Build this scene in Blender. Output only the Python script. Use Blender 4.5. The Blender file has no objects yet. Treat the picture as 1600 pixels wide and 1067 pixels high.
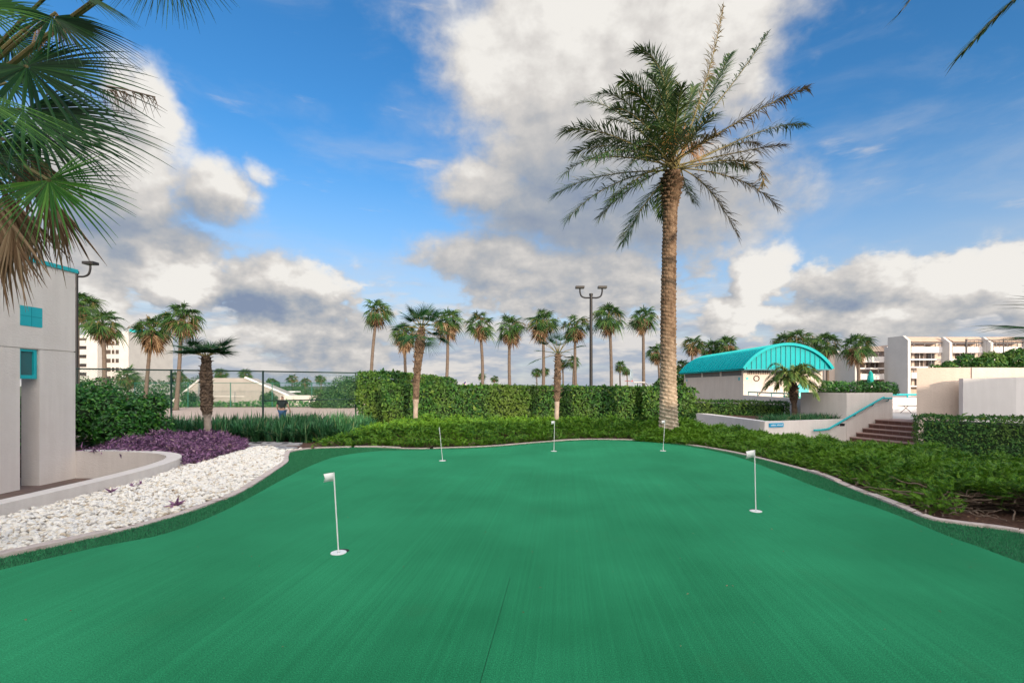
import bpy, math, random
import numpy as np
from mathutils import Vector, Matrix
random.seed(7); rng = np.random.default_rng(7)
scn = bpy.context.scene; COL = scn.collection
F = 755.6; H = 1.55; HOR = 603.0          # focal length in photo pixels, eye height, horizon row
R = math.radians

def W(px, py, Y): return np.array([(px-800)/F*Y, Y, H+(HOR-py)/F*Y])
def G(px, py, z=0.0):
    Y = (H-z)*F/(py-HOR); return np.array([(px-800)/F*Y, Y, z])
def nrm(a): a = np.asarray(a, float); return a/(np.linalg.norm(a)+1e-12)

# ------------------------------------------------------------------ sun
SUN_AZ_V = nrm([0.42, -0.907, 0]); SUN_EL = R(12)
SUN_DIR = np.array([SUN_AZ_V[0]*math.cos(SUN_EL), SUN_AZ_V[1]*math.cos(SUN_EL), math.sin(SUN_EL)])

# ------------------------------------------------------------------ mesh builder
class MB:
    def __init__(s): s.V = []; s.Fs = []; s.M = []; s.n = 0
    def add(s, v, f, m=0):
        v = np.asarray(v, float).reshape(-1, 3)
        if isinstance(f, np.ndarray): s.Fs.append(f.astype(np.int64)+s.n); s.M.append(np.full(len(f), m))
        else:
            by = {}
            for q in f: by.setdefault(len(q), []).append(q)
            for k, L in by.items():
                s.Fs.append(np.array(L, dtype=np.int64)+s.n); s.M.append(np.full(len(L), m))
        s.V.append(v); s.n += len(v); return s
    def box(s, c, d, rz=0, m=0):
        x, y, z = [q/2 for q in d]
        v = np.array([(i*x, j*y, k*z) for k in (-1, 1) for j in (-1, 1) for i in (-1, 1)])
        if rz:
            cs, sn = math.cos(rz), math.sin(rz); v = np.c_[v[:, 0]*cs-v[:, 1]*sn, v[:, 0]*sn+v[:, 1]*cs, v[:, 2]]
        return s.add(v+np.asarray(c), [(0, 2, 3, 1), (4, 5, 7, 6), (0, 1, 5, 4), (2, 6, 7, 3), (0, 4, 6, 2), (1, 3, 7, 5)], m)
    def bx(s, x0, x1, y0, y1, z0, z1, m=0): return s.box(((x0+x1)/2, (y0+y1)/2, (z0+z1)/2), (abs(x1-x0), abs(y1-y0), abs(z1-z0)), 0, m)
    def tube(s, path, rad, n=8, m=0, cap=True):
        P = np.asarray(path, float); k = len(P); rad = np.full(k, rad) if np.isscalar(rad) else np.asarray(rad, float)
        T = np.gradient(P, axis=0); T /= (np.linalg.norm(T, axis=1)[:, None]+1e-12)
        up = np.array([0, 0, 1.]) if abs(T[0][2]) < .9 else np.array([1., 0, 0])
        v = []
        A = nrm(np.cross(up, T[0]))
        for i in range(k):
            A = nrm(A-T[i]*np.dot(A, T[i])); B = np.cross(T[i], A)
            for j in range(n):
                a = 2*math.pi*j/n; v.append(P[i]+rad[i]*(math.cos(a)*A+math.sin(a)*B))
        f = [(i*n+j, i*n+(j+1) % n, (i+1)*n+(j+1) % n, (i+1)*n+j) for i in range(k-1) for j in range(n)]
        if cap: f += [tuple(range(n))[::-1], tuple((k-1)*n+j for j in range(n))]
        return s.add(v, f, m)
    def prism(s, poly, z0, z1, m=0):
        n = len(poly); p = [(q[0], q[1]) for q in poly]
        ar = sum(p[i][0]*p[(i+1) % n][1]-p[(i+1) % n][0]*p[i][1] for i in range(n))
        if ar < 0: p = p[::-1]
        z1s = [z1]*n if np.isscalar(z1) else (list(z1)[::-1] if ar < 0 else list(z1))
        v = [(a, b, z0) for a, b in p]+[(a, b, z1s[i]) for i, (a, b) in enumerate(p)]
        f = [tuple(range(n))[::-1], tuple(range(n, 2*n))]+[(i, (i+1) % n, n+(i+1) % n, n+i) for i in range(n)]
        return s.add(v, f, m)
    def wallpath(s, c, th, z0, z1, m=0):            # a band of constant width following a polyline
        c = np.asarray(c, float)[:, :2]; T = np.gradient(c, axis=0); T /= np.linalg.norm(T, axis=1)[:, None]
        N = np.c_[-T[:, 1], T[:, 0]]; a = c+N*th/2; b = c-N*th/2; k = len(c)
        z0 = np.full(k, z0) if np.isscalar(z0) else z0; z1 = np.full(k, z1) if np.isscalar(z1) else z1
        v = np.r_[np.c_[a, z0], np.c_[b, z0], np.c_[b, z1], np.c_[a, z1]]
        f = []
        for i in range(k-1):
            for q in range(4):
                p, r = q*k, ((q+1) % 4)*k; f.append((p+i, p+i+1, r+i+1, r+i))
        f += [(0, k, 2*k, 3*k), (4*k-1, 3*k-1, 2*k-1, k-1)]
        return s.add(v, f, m)
    def build(s, name, mats, parent=None, smooth=False, at=None):
        me = bpy.data.meshes.new(name); V = np.concatenate(s.V)
        off = np.array(parent.location) if parent is not None and at is None else (np.asarray(at, float) if at is not None else np.zeros(3))
        if parent is not None and at is None and parent.parent is not None: off = off+np.array(parent.parent.location)
        V = V-off
        me.vertices.add(len(V)); me.vertices.foreach_set('co', V.astype(np.float32).ravel())
        tot = np.concatenate([np.full(len(f), f.shape[1]) for f in s.Fs]); li = np.concatenate([f.ravel() for f in s.Fs])
        st = np.r_[0, np.cumsum(tot)[:-1]]
        me.loops.add(len(li)); me.polygons.add(len(tot))
        me.polygons.foreach_set('loop_start', st.astype(np.int32)); me.loops.foreach_set('vertex_index', li.astype(np.int32))
        me.polygons.foreach_set('material_index', np.concatenate(s.M).astype(np.int32))
        me.polygons.foreach_set('use_smooth', np.full(len(tot), smooth))
        me.update(calc_edges=True); me.validate()
        for mm in (mats if isinstance(mats, (list, tuple)) else [mats]): me.materials.append(mm)
        o = bpy.data.objects.new(name, me); COL.objects.link(o)
        if parent is not None: o.parent = parent
        if at is not None and parent is None: o.location = Vector(at)
        return o

def tag(o, label=None, cat=None, group=None, kind=None):
    if label: o['label'] = label
    if cat: o['category'] = cat
    if group: o['group'] = group
    if kind: o['kind'] = kind
    return o
def thing(name, label, cat, loc=(0, 0, 0), group=None):
    o = bpy.data.objects.new(name, None); COL.objects.link(o); o.location = Vector([float(q) for q in loc]); o.empty_display_size = .2
    return tag(o, label, cat, group)
def struct(name, mb, mat, smooth=False, kind='structure'): return tag(mb.build(name, mat, smooth=smooth), kind=kind)

def smooth_path(pts, step=0.08):
    P = np.asarray(pts, float); P = np.vstack([2*P[0]-P[1], P, 2*P[-1]-P[-2]]); out = []
    for i in range(1, len(P)-2):
        n = max(2, int(np.linalg.norm(P[i+1]-P[i])/step))
        for t in np.linspace(0, 1, n, endpoint=False):
            out.append(.5*((2*P[i])+(-P[i-1]+P[i+1])*t+(2*P[i-1]-5*P[i]+4*P[i+1]-P[i+2])*t*t+(-P[i-1]+3*P[i]-3*P[i+1]+P[i+2])*t**3))
    out.append(P[-2]); return np.array(out)
def offset_path(p, d):
    T = np.gradient(p[:, :2], axis=0); T /= np.linalg.norm(T, axis=1)[:, None]
    q = p.copy(); q[:, 0] += -T[:, 1]*d; q[:, 1] += T[:, 0]*d; return q
def inside(poly, x, y):
    poly = np.asarray(poly)[:, :2]; c = np.zeros(len(x), bool); n = len(poly); j = n-1
    for i in range(n):
        xi, yi = poly[i]; xj, yj = poly[j]
        m = ((yi > y) != (yj > y)) & (x < (xj-xi)*(y-yi)/(yj-yi+1e-12)+xi); c ^= m; j = i
    return c
def dist_poly(poly, x, y):
    poly = np.asarray(poly)[:, :2]; d = np.full(len(x), 1e9); n = len(poly)
    for i in range(n):
        a = poly[i]; b = poly[(i+1) % n]; ab = b-a; L = ab@ab+1e-12
        t = np.clip(((x-a[0])*ab[0]+(y-a[1])*ab[1])/L, 0, 1)
        d = np.minimum(d, np.hypot(x-a[0]-t*ab[0], y-a[1]-t*ab[1]))
    return d
def rand_in(poly, n):
    P = np.asarray(poly)[:, :2]; lo, hi = P.min(0), P.max(0); xs = np.zeros(0); ys = np.zeros(0)
    while len(xs) < n:
        x = rng.uniform(lo[0], hi[0], n*3); y = rng.uniform(lo[1], hi[1], n*3); m = inside(P, x, y)
        xs = np.r_[xs, x[m]]; ys = np.r_[ys, y[m]]
    return xs[:n], ys[:n]
_lat = rng.uniform(0, 1, (64, 64, 8))
def vnoise(x, y, z=0.0):
    x = np.asarray(x, float); y = np.asarray(y, float); z = np.broadcast_to(np.asarray(z, float), x.shape)
    xi, yi, zi = np.floor(x).astype(int), np.floor(y).astype(int), np.floor(z).astype(int)
    f = lambda t: t*t*(3-2*t)
    u, v, w = f(x-xi), f(y-yi), f(z-zi); r = 0
    for a in (0, 1):
        for b in (0, 1):
            for c in (0, 1):
                r = r+_lat[(xi+a) % 64, (yi+b) % 64, (zi+c) % 8]*(u if a else 1-u)*(v if b else 1-v)*(w if c else 1-w)
    return r
def frames(N, tilt, spin=None, up_bias=0):
    n = N+rng.normal(0, tilt, N.shape); n /= np.linalg.norm(n, axis=1)[:, None]+1e-9
    a = rng.normal(0, 1, N.shape) if spin is None else spin+rng.normal(0, .35, N.shape)
    if up_bias: a[:, 2] += up_bias
    t = a-n*np.sum(a*n, 1)[:, None]; t /= np.linalg.norm(t, axis=1)[:, None]+1e-9
    return t, np.cross(n, t), n
def scatter(mb, P, N, tv, tf, size, tilt=.5, spin=None, up_bias=0, m=0, sy=None):
    t, b, n = frames(N, tilt, spin, up_bias); k = len(P); size = np.broadcast_to(size, (k,)); sy = size if sy is None else np.broadcast_to(sy, (k,))
    tv = np.asarray(tv, float)
    V = P[:, None, :]+(size[:, None]*tv[None, :, 0])[..., None]*t[:, None, :]+(sy[:, None]*tv[None, :, 1])[..., None]*b[:, None, :]+(size[:, None]*tv[None, :, 2])[..., None]*n[:, None, :]
    tf = np.asarray(tf); Fc = (tf[None]+(np.arange(k)*len(tv))[:, None, None]).reshape(-1, tf.shape[1])
    mb.add(V.reshape(-1, 3), Fc, m)
LEAF_V = [(0, 0, 0), (.35, .26, .07), (.35, 0, 0), (.35, -.26, .07), (1, 0, -.12)]
LEAF_F = [(0, 2, 1), (0, 3, 2), (1, 2, 4), (2, 3, 4)]
def spray_template():
    v = []; f = []; r2 = random.Random(3)
    for i in range(8):
        t = .12+.88*i/8; base = np.array([t*.95, 0, .25*t*t*.6]); L = .34*(1-.55*t)+.06
        for sgn in ((-1, 1, 0) if i % 2 else (-1, 1)):
            d = np.array([.72, sgn*.62, .28 if sgn else .8])+np.array([r2.uniform(-.15, .15) for _ in range(3)]); d = nrm(d)
            w = np.cross(d, [0, .2, 1]); w = nrm(w)*.034
            k = len(v); v += [base-w, base+w, base+d*L]; f.append((k, k+1, k+2))
    return v, f
SPRAY_V, SPRAY_F = spray_template()

# ------------------------------------------------------------------ materials
def new_mat(name):
    m = bpy.data.materials.new(name); m.use_nodes = True; nt = m.node_tree; nt.nodes.clear()
    o = nt.nodes.new('ShaderNodeOutputMaterial'); return m, nt, o
def nd(nt, t, **kw):
    n = nt.nodes.new(t)
    for k, v in kw.items():
        if k in n.inputs: n.inputs[k].default_value = v
        else: setattr(n, k, v)
    return n
def c4(c): return (c[0], c[1], c[2], 1.0)
def ramp(nt, fac, stops):
    r = nt.nodes.new('ShaderNodeValToRGB'); e = r.color_ramp.elements
    while len(e) < len(stops): e.new(.5)
    for q, (p, c) in zip(e, stops): q.position = p; q.color = c4(c)
    nt.links.new(fac, r.inputs[0]); return r.outputs[0]
def mixc(nt, fac, a, b, mode='MIX'):
    m = nt.nodes.new('ShaderNodeMix'); m.data_type = 'RGBA'; m.blend_type = mode
    for s, v in ((0, fac), (6, a), (7, b)):
        if hasattr(v, 'links'): nt.links.new(v, m.inputs[s])
        else: m.inputs[s].default_value = v if s == 0 else c4(v)
    return m.outputs[2]
def mat(name, c, c2=None, scale=3.0, rough=.8, bump=0, bscale=60, metallic=0, spec=.3, detail=6, vstretch=None, c3=None, sheen=0):
    m, nt, o = new_mat(name); b = nd(nt, 'ShaderNodeBsdfPrincipled', Roughness=rough, Metallic=metallic)
    b.inputs['Specular IOR Level'].default_value = spec
    if sheen: b.inputs['Sheen Weight'].default_value = sheen
    nt.links.new(b.outputs[0], o.inputs[0])
    g = nd(nt, 'ShaderNodeNewGeometry'); pos = g.outputs['Position']
    if vstretch:
        vm = nd(nt, 'ShaderNodeVectorMath', operation='MULTIPLY'); nt.links.new(pos, vm.inputs[0]); vm.inputs[1].default_value = vstretch; pos2 = vm.outputs[0]
    else: pos2 = pos
    if c2 is not None:
        n = nd(nt, 'ShaderNodeTexNoise', Scale=scale, Detail=detail, Roughness=.6); nt.links.new(pos2, n.inputs['Vector'])
        st = [(.3, c), (.7, c2)] if c3 is None else [(.28, c), (.5, c2), (.72, c3)]
        nt.links.new(ramp(nt, n.outputs[0], st), b.inputs['Base Color'])
    else: b.inputs['Base Color'].default_value = c4(c)
    if bump:
        n2 = nd(nt, 'ShaderNodeTexNoise', Scale=bscale, Detail=4); nt.links.new(pos, n2.inputs['Vector'])
        bp = nd(nt, 'ShaderNodeBump', Strength=bump, Distance=.02); nt.links.new(n2.outputs[0], bp.inputs['Height']); nt.links.new(bp.outputs[0], b.inputs['Normal'])
    return m
def leafmat(name, stops, trans=.25, rough=.5, spec=.35, patch=None, pscale=.8, obj_var=0):
    m, nt, o = new_mat(name); g = nd(nt, 'ShaderNodeNewGeometry')
    col = ramp(nt, g.outputs['Random Per Island'], stops)
    if patch is not None:
        n = nd(nt, 'ShaderNodeTexNoise', Scale=pscale, Detail=3); nt.links.new(g.outputs['Position'], n.inputs['Vector'])
        fr = nd(nt, 'ShaderNodeMapRange'); nt.links.new(n.outputs[0], fr.inputs[0]); fr.inputs[1].default_value = .45; fr.inputs[2].default_value = .68
        col = mixc(nt, fr.outputs[0], col, patch)
    b = nd(nt, 'ShaderNodeBsdfPrincipled', Roughness=rough); b.inputs['Specular IOR Level'].default_value = spec
    nt.links.new(col, b.inputs['Base Color'])
    if trans:
        t = nd(nt, 'ShaderNodeBsdfTranslucent'); nt.links.new(col, t.inputs[0])
        mx = nd(nt, 'ShaderNodeMixShader'); mx.inputs[0].default_value = trans
        nt.links.new(b.outputs[0], mx.inputs[1]); nt.links.new(t.outputs[0], mx.inputs[2]); nt.links.new(mx.outputs[0], o.inputs[0])
    else: nt.links.new(b.outputs[0], o.inputs[0])
    return m

def carpet_mat():
    m, nt, o = new_mat('putting_carpet'); b = nd(nt, 'ShaderNodeBsdfPrincipled', Roughness=.9)
    b.inputs['Specular IOR Level'].default_value = .03; b.inputs['Sheen Weight'].default_value = .30; b.inputs['Sheen Roughness'].default_value = .45
    b.inputs['Sheen Tint'].default_value = (.20, 1, .55, 1)
    g = nd(nt, 'ShaderNodeNewGeometry'); mp = nd(nt, 'ShaderNodeMapping'); nt.links.new(g.outputs['Position'], mp.inputs['Vector'])
    mp.inputs['Rotation'].default_value = (0, 0, R(6))
    def sc(v):
        q = nd(nt, 'ShaderNodeVectorMath', operation='MULTIPLY'); nt.links.new(mp.outputs[0], q.inputs[0]); q.inputs[1].default_value = v; return q.outputs[0]
    st = nd(nt, 'ShaderNodeTexNoise', Scale=1.0, Detail=5, Roughness=.65); nt.links.new(sc((13, .30, 1)), st.inputs['Vector'])
    fine = nd(nt, 'ShaderNodeTexNoise', Scale=1.0, Detail=3, Roughness=.8); nt.links.new(sc((150, 110, 1)), fine.inputs['Vector'])
    big = nd(nt, 'ShaderNodeTexNoise', Scale=.7, Detail=4); nt.links.new(mp.outputs[0], big.inputs['Vector'])
    st2 = nd(nt, 'ShaderNodeTexNoise', Scale=1.0, Detail=4, Roughness=.6); nt.links.new(sc((42, .20, 1)), st2.inputs['Vector'])
    stain = nd(nt, 'ShaderNodeTexNoise', Scale=1.6, Detail=6, Roughness=.65); nt.links.new(sc((1, .7, 1)), stain.inputs['Vector'])
    g_ = lambda v: (v, v, v)
    base = ramp(nt, big.outputs[0], [(.34, (.010, .138, .055)), (.66, (.019, .205, .089))])
    base = mixc(nt, 1.0, base, ramp(nt, st.outputs[0], [(.34, g_(.96)), (.66, g_(1.04))]), 'MULTIPLY')
    base = mixc(nt, 1.0, base, ramp(nt, st2.outputs[0], [(.36, g_(.91)), (.52, g_(1.0)), (.66, g_(1.12))]), 'MULTIPLY')
    base = mixc(nt, 1.0, base, ramp(nt, fine.outputs[0], [(.34, g_(.50)), (.5, g_(.96)), (.68, g_(1.75))]), 'MULTIPLY')
    base = mixc(nt, ramp(nt, stain.outputs[0], [(.58, g_(0)), (.76, g_(.38))]), base, (.028, .125, .052))
    nt.links.new(base, b.inputs['Base Color'])
    bp = nd(nt, 'ShaderNodeBump', Strength=.5, Distance=.006); nt.links.new(fine.outputs[0], bp.inputs['Height']); nt.links.new(bp.outputs[0], b.inputs['Normal'])
    nt.links.new(b.outputs[0], o.inputs[0]); return m

def stucco(name, c, c2, bump=.55, grid=None):
    m, nt, o = new_mat(name); b = nd(nt, 'ShaderNodeBsdfPrincipled', Roughness=.9); b.inputs['Specular IOR Level'].default_value = .15
    g = nd(nt, 'ShaderNodeNewGeometry')
    n = nd(nt, 'ShaderNodeTexNoise', Scale=1.3, Detail=7, Roughness=.65); nt.links.new(g.outputs['Position'], n.inputs['Vector'])
    col = ramp(nt, n.outputs[0], [(.3, c), (.72, c2)])
    dv = nd(nt, 'ShaderNodeVectorMath', operation='MULTIPLY'); nt.links.new(g.outputs['Position'], dv.inputs[0]); dv.inputs[1].default_value = (6, 6, .5)
    n3 = nd(nt, 'ShaderNodeTexNoise', Scale=1.0, Detail=4); nt.links.new(dv.outputs[0], n3.inputs['Vector'])
    col = mixc(nt, .10, col, ramp(nt, n3.outputs[0], [(.42, tuple(q*.55 for q in c)), (.62, c2)]))
    nt.links.new(col, b.inputs['Base Color'])
    an = nd(nt, 'ShaderNodeVectorMath', operation='MULTIPLY'); nt.links.new(g.outputs['Position'], an.inputs[0]); an.inputs[1].default_value = (1, 1, 2.6)
    n2 = nd(nt, 'ShaderNodeTexNoise', Scale=16, Detail=6, Roughness=.7); nt.links.new(an.outputs[0], n2.inputs['Vector'])
    bp = nd(nt, 'ShaderNodeBump', Strength=bump, Distance=.02); nt.links.new(n2.outputs[0], bp.inputs['Height']); nt.links.new(bp.outputs[0], b.inputs['Normal'])
    nt.links.new(b.outputs[0], o.inputs[0]); return m
def brickmat(name, c1, c2, mortar, w, h, rough=.7, axis='XZ', msize=.006):
    m, nt, o = new_mat(name); b = nd(nt, 'ShaderNodeBsdfPrincipled', Roughness=rough); g = nd(nt, 'ShaderNodeNewGeometry')
    sp = nd(nt, 'ShaderNodeSeparateXYZ'); nt.links.new(g.outputs['Position'], sp.inputs[0]); cb = nd(nt, 'ShaderNodeCombineXYZ')
    nt.links.new(sp.outputs['XYZ'.index(axis[0])], cb.inputs[0]); nt.links.new(sp.outputs['XYZ'.index(axis[1])], cb.inputs[1])
    t = nd(nt, 'ShaderNodeTexBrick', Color1=c4(c1), Color2=c4(c2), Mortar=c4(mortar), Scale=1.0)
    t.inputs['Brick Width'].default_value = w; t.inputs['Row Height'].default_value = h; t.inputs['Mortar Size'].default_value = msize
    nt.links.new(cb.outputs[0], t.inputs['Vector']); nt.links.new(t.outputs[0], b.inputs['Base Color']); nt.links.new(b.outputs[0], o.inputs[0]); return m

M = {}
M['carpet'] = carpet_mat()
M['fringe_base'] = mat('fringe_backing', (.012, .055, .028), (.02, .09, .045), scale=40)
M['fringe'] = leafmat('fringe_turf', [(0, (.016, .14, .058)), (.5, (.038, .26, .11)), (1, (.08, .37, .17))], trans=.15, rough=.6, spec=.2)
M['dark_turf'] = mat('seam_shadow', (.004, .05, .022), rough=1)
M['kerb'] = mat('kerb_concrete', (.36, .27, .24), (.62, .53, .49), scale=7, bump=.4, bscale=50, c3=(.50, .41, .37))
M['soil'] = mat('mulch_soil', (.035, .018, .013), (.11, .058, .042), scale=22, bump=.8, bscale=45, c3=(.17, .10, .075))
M['ground'] = mat('ground', (.05, .075, .03), (.10, .11, .06), scale=.15)
M['court'] = mat('court_surface', (.42, .33, .29), (.48, .39, .345), scale=.5)
M['concrete'] = stucco('shaded_concrete', (.34, .315, .30), (.40, .375, .36), .2)  # concrete darkened so the sunlit sloped front looks shaded
M['pindo'] = leafmat('pindo_leaflet', [(0, (.035, .09, .02)), (.6, (.10, .18, .035)), (1, (.24, .26, .07))], trans=.2)
M['walk'] = mat('walkway_concrete', (.42, .385, .365), (.52, .48, .46), scale=1.2)
M['pebble'] = leafmat('river_pebble', [(0, (.45, .36, .26)), (.07, (.66, .57, .45)), (.2, (.80, .75, .67)), (.7, (.88, .85, .80)), (.94, (.70, .68, .66)), (1, (.36, .33, .30))], trans=0, rough=.55)
M['gravel_base'] = mat('gravel_base', (.26, .20, .15), (.46, .40, .33), scale=30, bump=.6)
M['flag_stone'] = mat('flagstone', (.30, .30, .32), (.44, .43, .44), scale=6, bump=.4)
M['stucco'] = stucco('stucco_shell', (.67, .61, .575), (.73, .68, .645))
M['stucco_white'] = stucco('stucco_white', (.68, .645, .645), (.74, .71, .71), .2)
M['stucco_peach'] = stucco('stucco_peach', (.55, .455, .40), (.61, .51, .45))
M['stucco_bath'] = stucco('stucco_bathhouse', (.62, .535, .485), (.68, .60, .55), .2)
M['stucco_tan'] = stucco('stucco_tan', (.40, .33, .29), (.46, .385, .34))
M['teal'] = mat('turquoise_paint', (.008, .37, .42), (.012, .43, .47), scale=2, rough=.4, spec=.5)
M['teal_roof'] = mat('turquoise_metal', (.000, .30, .335), (.002, .35, .38), scale=1.2, rough=.5, spec=.12)
M['teal_tile'] = mat('turquoise_tile', (.006, .35, .42), (.01, .40, .46), scale=4, rough=.3, spec=.5)
M['teal_seam'] = mat('turquoise_seam', (.004, .20, .24), rough=.5)
M['black'] = mat('black_metal', (.012, .012, .014), (.02, .02, .022), rough=.45)
M['dkgreen'] = mat('green_coated_metal', (.010, .035, .028), (.014, .045, .036), rough=.5)
M['wire'] = mat('green_coated_wire', (.02, .12, .095), rough=.5)
M['brown_brick'] = brickmat('brown_tile_riser', (.085, .036, .030), (.12, .052, .042), (.16, .10, .09), .21, .30, axis='YZ')
M['brown_floor'] = brickmat('brown_tile_floor', (.13, .085, .07), (.17, .11, .09), (.10, .07, .06), .30, .10, axis='XY')
M['tread'] = mat('pink_tread', (.30, .20, .18), (.37, .26, .24), scale=6)
M['white'] = mat('white_paint', (.78, .78, .78), rough=.4, spec=.4)
M['dark'] = mat('dark_recess', (.02, .02, .022), (.035, .035, .04), scale=8)
M['vent'] = mat('brown_slat', (.07, .05, .045), rough=.7)
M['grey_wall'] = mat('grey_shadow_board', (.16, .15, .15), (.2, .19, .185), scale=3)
M['rooftan'] = mat('tan_roof', (.42, .31, .24), (.5, .38, .30), scale=2)
M['rail_grey'] = mat('grey_rail', (.12, .11, .11), rough=.6)
def glass(name, c, rough=.08):
    m, nt, o = new_mat(name); b = nd(nt, 'ShaderNodeBsdfPrincipled', Roughness=rough); b.inputs['Base Color'].default_value = c4(c); b.inputs['Specular IOR Level'].default_value = .8
    nt.links.new(b.outputs[0], o.inputs[0]); return m
M['glass'] = glass('window_glass', (.035, .045, .05)); M['glass_brown'] = glass('brown_glass', (.06, .045, .038)); M['glass_teal'] = glass('teal_glass', (.05, .13, .14))
M['board'] = mat('clear_backboard', (.33, .42, .50), rough=.15, spec=.6)
M['red'] = mat('red_paint', (.45, .06, .05), rough=.5)
M['hedge'] = leafmat('hedge_leaves', [(0, (.014, .062, .014)), (.5, (.036, .135, .022)), (.85, (.075, .20, .028)), (1, (.16, .24, .035))], patch=(.10, .17, .022), pscale=.7)
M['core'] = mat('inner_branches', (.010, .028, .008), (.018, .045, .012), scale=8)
M['juniper'] = leafmat('juniper', [(0, (.008, .050, .008)), (.30, (.032, .14, .013)), (.7, (.105, .28, .018)), (1, (.28, .42, .032))], trans=.10, patch=(.13, .28, .016), pscale=1.1)
M['purple'] = leafmat('purple_heart', [(0, (.026, .012, .033)), (.35, (.11, .042, .112)), (.7, (.26, .11, .245)), (.92, (.36, .20, .33)), (1, (.42, .30, .26))], trans=.15, rough=.45, spec=.5)
M['liriope'] = leafmat('liriope', [(0, (.012, .06, .020)), (.5, (.036, .15, .05)), (.85, (.075, .25, .10)), (.94, (.17, .30, .13)), (1, (.34, .30, .15))], trans=.2)
M['bush'] = leafmat('broad_leaf', [(0, (.012, .07, .012)), (.5, (.035, .16, .022)), (.85, (.07, .25, .03)), (1, (.14, .32, .04))], rough=.35, spec=.5)
M['tree'] = leafmat('tree_leaf', [(0, (.016, .05, .014)), (.6, (.042, .11, .025)), (1, (.08, .16, .04))])
M['fan'] = leafmat('fan_leaf_green', [(0, (.006, .032, .011)), (.6, (.014, .066, .019)), (1, (.04, .125, .032))], trans=.22, rough=.5, spec=.22)  # green darkened for the backlit fans, shade put into the colour
M['fan_lit'] = leafmat('fan_leaf_lit', [(0, (.018, .085, .014)), (.6, (.042, .15, .022)), (1, (.11, .26, .042))], trans=.28, rough=.5, spec=.22)  # lit copy of the fan leaf, sunlight put into the colour
M['fan_dead'] = leafmat('fan_leaf_dead', [(0, (.10, .055, .03)), (.5, (.20, .12, .07)), (1, (.36, .25, .16))], trans=.12, rough=.8, spec=.15)
M['wgreen'] = leafmat('palm_leaf', [(0, (.016, .055, .016)), (.6, (.04, .105, .024)), (1, (.09, .16, .035))], trans=.25, rough=.5, spec=.25)
M['wyellow'] = leafmat('palm_leaf_yellowing', [(0, (.08, .085, .025)), (.5, (.15, .12, .04)), (1, (.26, .18, .08))], trans=.2)
M['wdead'] = leafmat('palm_leaf_brown', [(0, (.075, .042, .024)), (.5, (.17, .105, .060)), (1, (.34, .24, .15))], trans=.12, rough=.8, spec=.1)
M['date'] = leafmat('date_leaflet', [(0, (.016, .048, .016)), (.55, (.046, .10, .026)), (.9, (.10, .145, .038)), (1, (.16, .15, .055))], trans=.18, rough=.45, spec=.4)
M['date_dry'] = leafmat('date_leaflet_dry', [(0, (.045, .045, .018)), (.5, (.11, .085, .035)), (1, (.22, .15, .07))], trans=.15, rough=.7, spec=.2)
M['rachis'] = mat('frond_stem', (.10, .10, .035), (.22, .17, .07), scale=4, rough=.6)
M['fruit'] = mat('fruit_stalk', (.26, .12, .03), (.38, .19, .055), scale=10, rough=.6)
M['trunk'] = mat('palm_trunk', (.10, .07, .05), (.22, .165, .125), scale=3, rough=.9, vstretch=(1, 1, 9), bump=.5, bscale=25)
M['trunk_far'] = mat('palm_trunk_grey', (.085, .065, .052), (.15, .118, .096), scale=2, rough=.9, vstretch=(1, 1, 12))
M['burlap'] = mat('burlap_trunk', (.035, .023, .017), (.12, .083, .06), scale=9, rough=.95, bump=.8, bscale=30, c3=(.20, .135, .09))
M['smooth_trunk'] = mat('smooth_trunk', (.28, .22, .18), (.42, .35, .30), scale=5, rough=.9, bump=.4, bscale=40)
M['stem'] = mat('bare_stem', (.07, .045, .03), (.24, .18, .14), scale=14, rough=.9)
M['skin'] = mat('skin', (.42, .25, .18), rough=.5); M['shirt'] = mat('black_shirt', (.012, .013, .016), (.02, .02, .024), scale=20)
M['jeans'] = mat('blue_jeans', (.03, .075, .17), (.045, .10, .22), scale=20); M['hair'] = mat('brown_hair', (.06, .03, .02), rough=.7)
M['umbrella'] = mat('turquoise_canvas', (.006, .22, .21), (.01, .3, .28), scale=3)
M['flag_red'] = mat('flag_red', (.5, .05, .06)); M['flag_blue'] = mat('flag_blue', (.02, .03, .14))
M['sign_blue'] = mat('blue_sign', (.02, .32, .56), rough=.4)
M['fascia'] = mat('blank_wall', (.44, .43, .43), (.50, .49, .485), scale=.6)
M['cup'] = mat('white_plastic', (.80, .80, .78), rough=.35)
# ------------------------------------------------------------------ ground and green
def gp(L): return [G(*p) for p in L]
K = smooth_path(gp([(-420,985),(-200,924),(-80,891),(0,870),(60,857),(129,842),(219,821),(300,797.5),(340,783),(378,768),(429,736),(450,721),(451.5,711),(458,705),(500,700),(580,698.5),(640,701),(690,700),(770,697),(850,690.5),(920,686.5),(1000,688),(1075,695),(1150,708),(1225,726),(1277,741),(1326,761),(1375,780),(1412,795),(1450,810),(1506,819),(1577,828),(1700,852),(1900,905),(2100,960)]))
E = smooth_path(gp([(-420,1005),(-200,943),(-80,911),(0,891),(90,869.5),(168,852),(258,834),(339,803.5),(399,773),(444,748),(484,728.5),(520,715),(562,707.5),(605,704),(690,702),(770,699),(850,692.5),(920,688.5),(1000,690),(1070,697),(1142,711),(1225,741),(1262,756),(1319,776),(1375,795),(1431,817),(1487,840),(1525,853),(1600,881),(1750,936),(1900,1000),(2100,1080)]))
sheet = lambda poly: None
closeE = np.vstack([E, [[4.2, 1.5, 0], [5.5, -4, 0], [-6, -4, 0], [-5.0, 1.8, 0]]])
closeK = np.vstack([K, [[5.8, 1.5, 0], [7, -4, 0], [-6.05, -4, 0], [-6.0, 2.0, 0]]])
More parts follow.
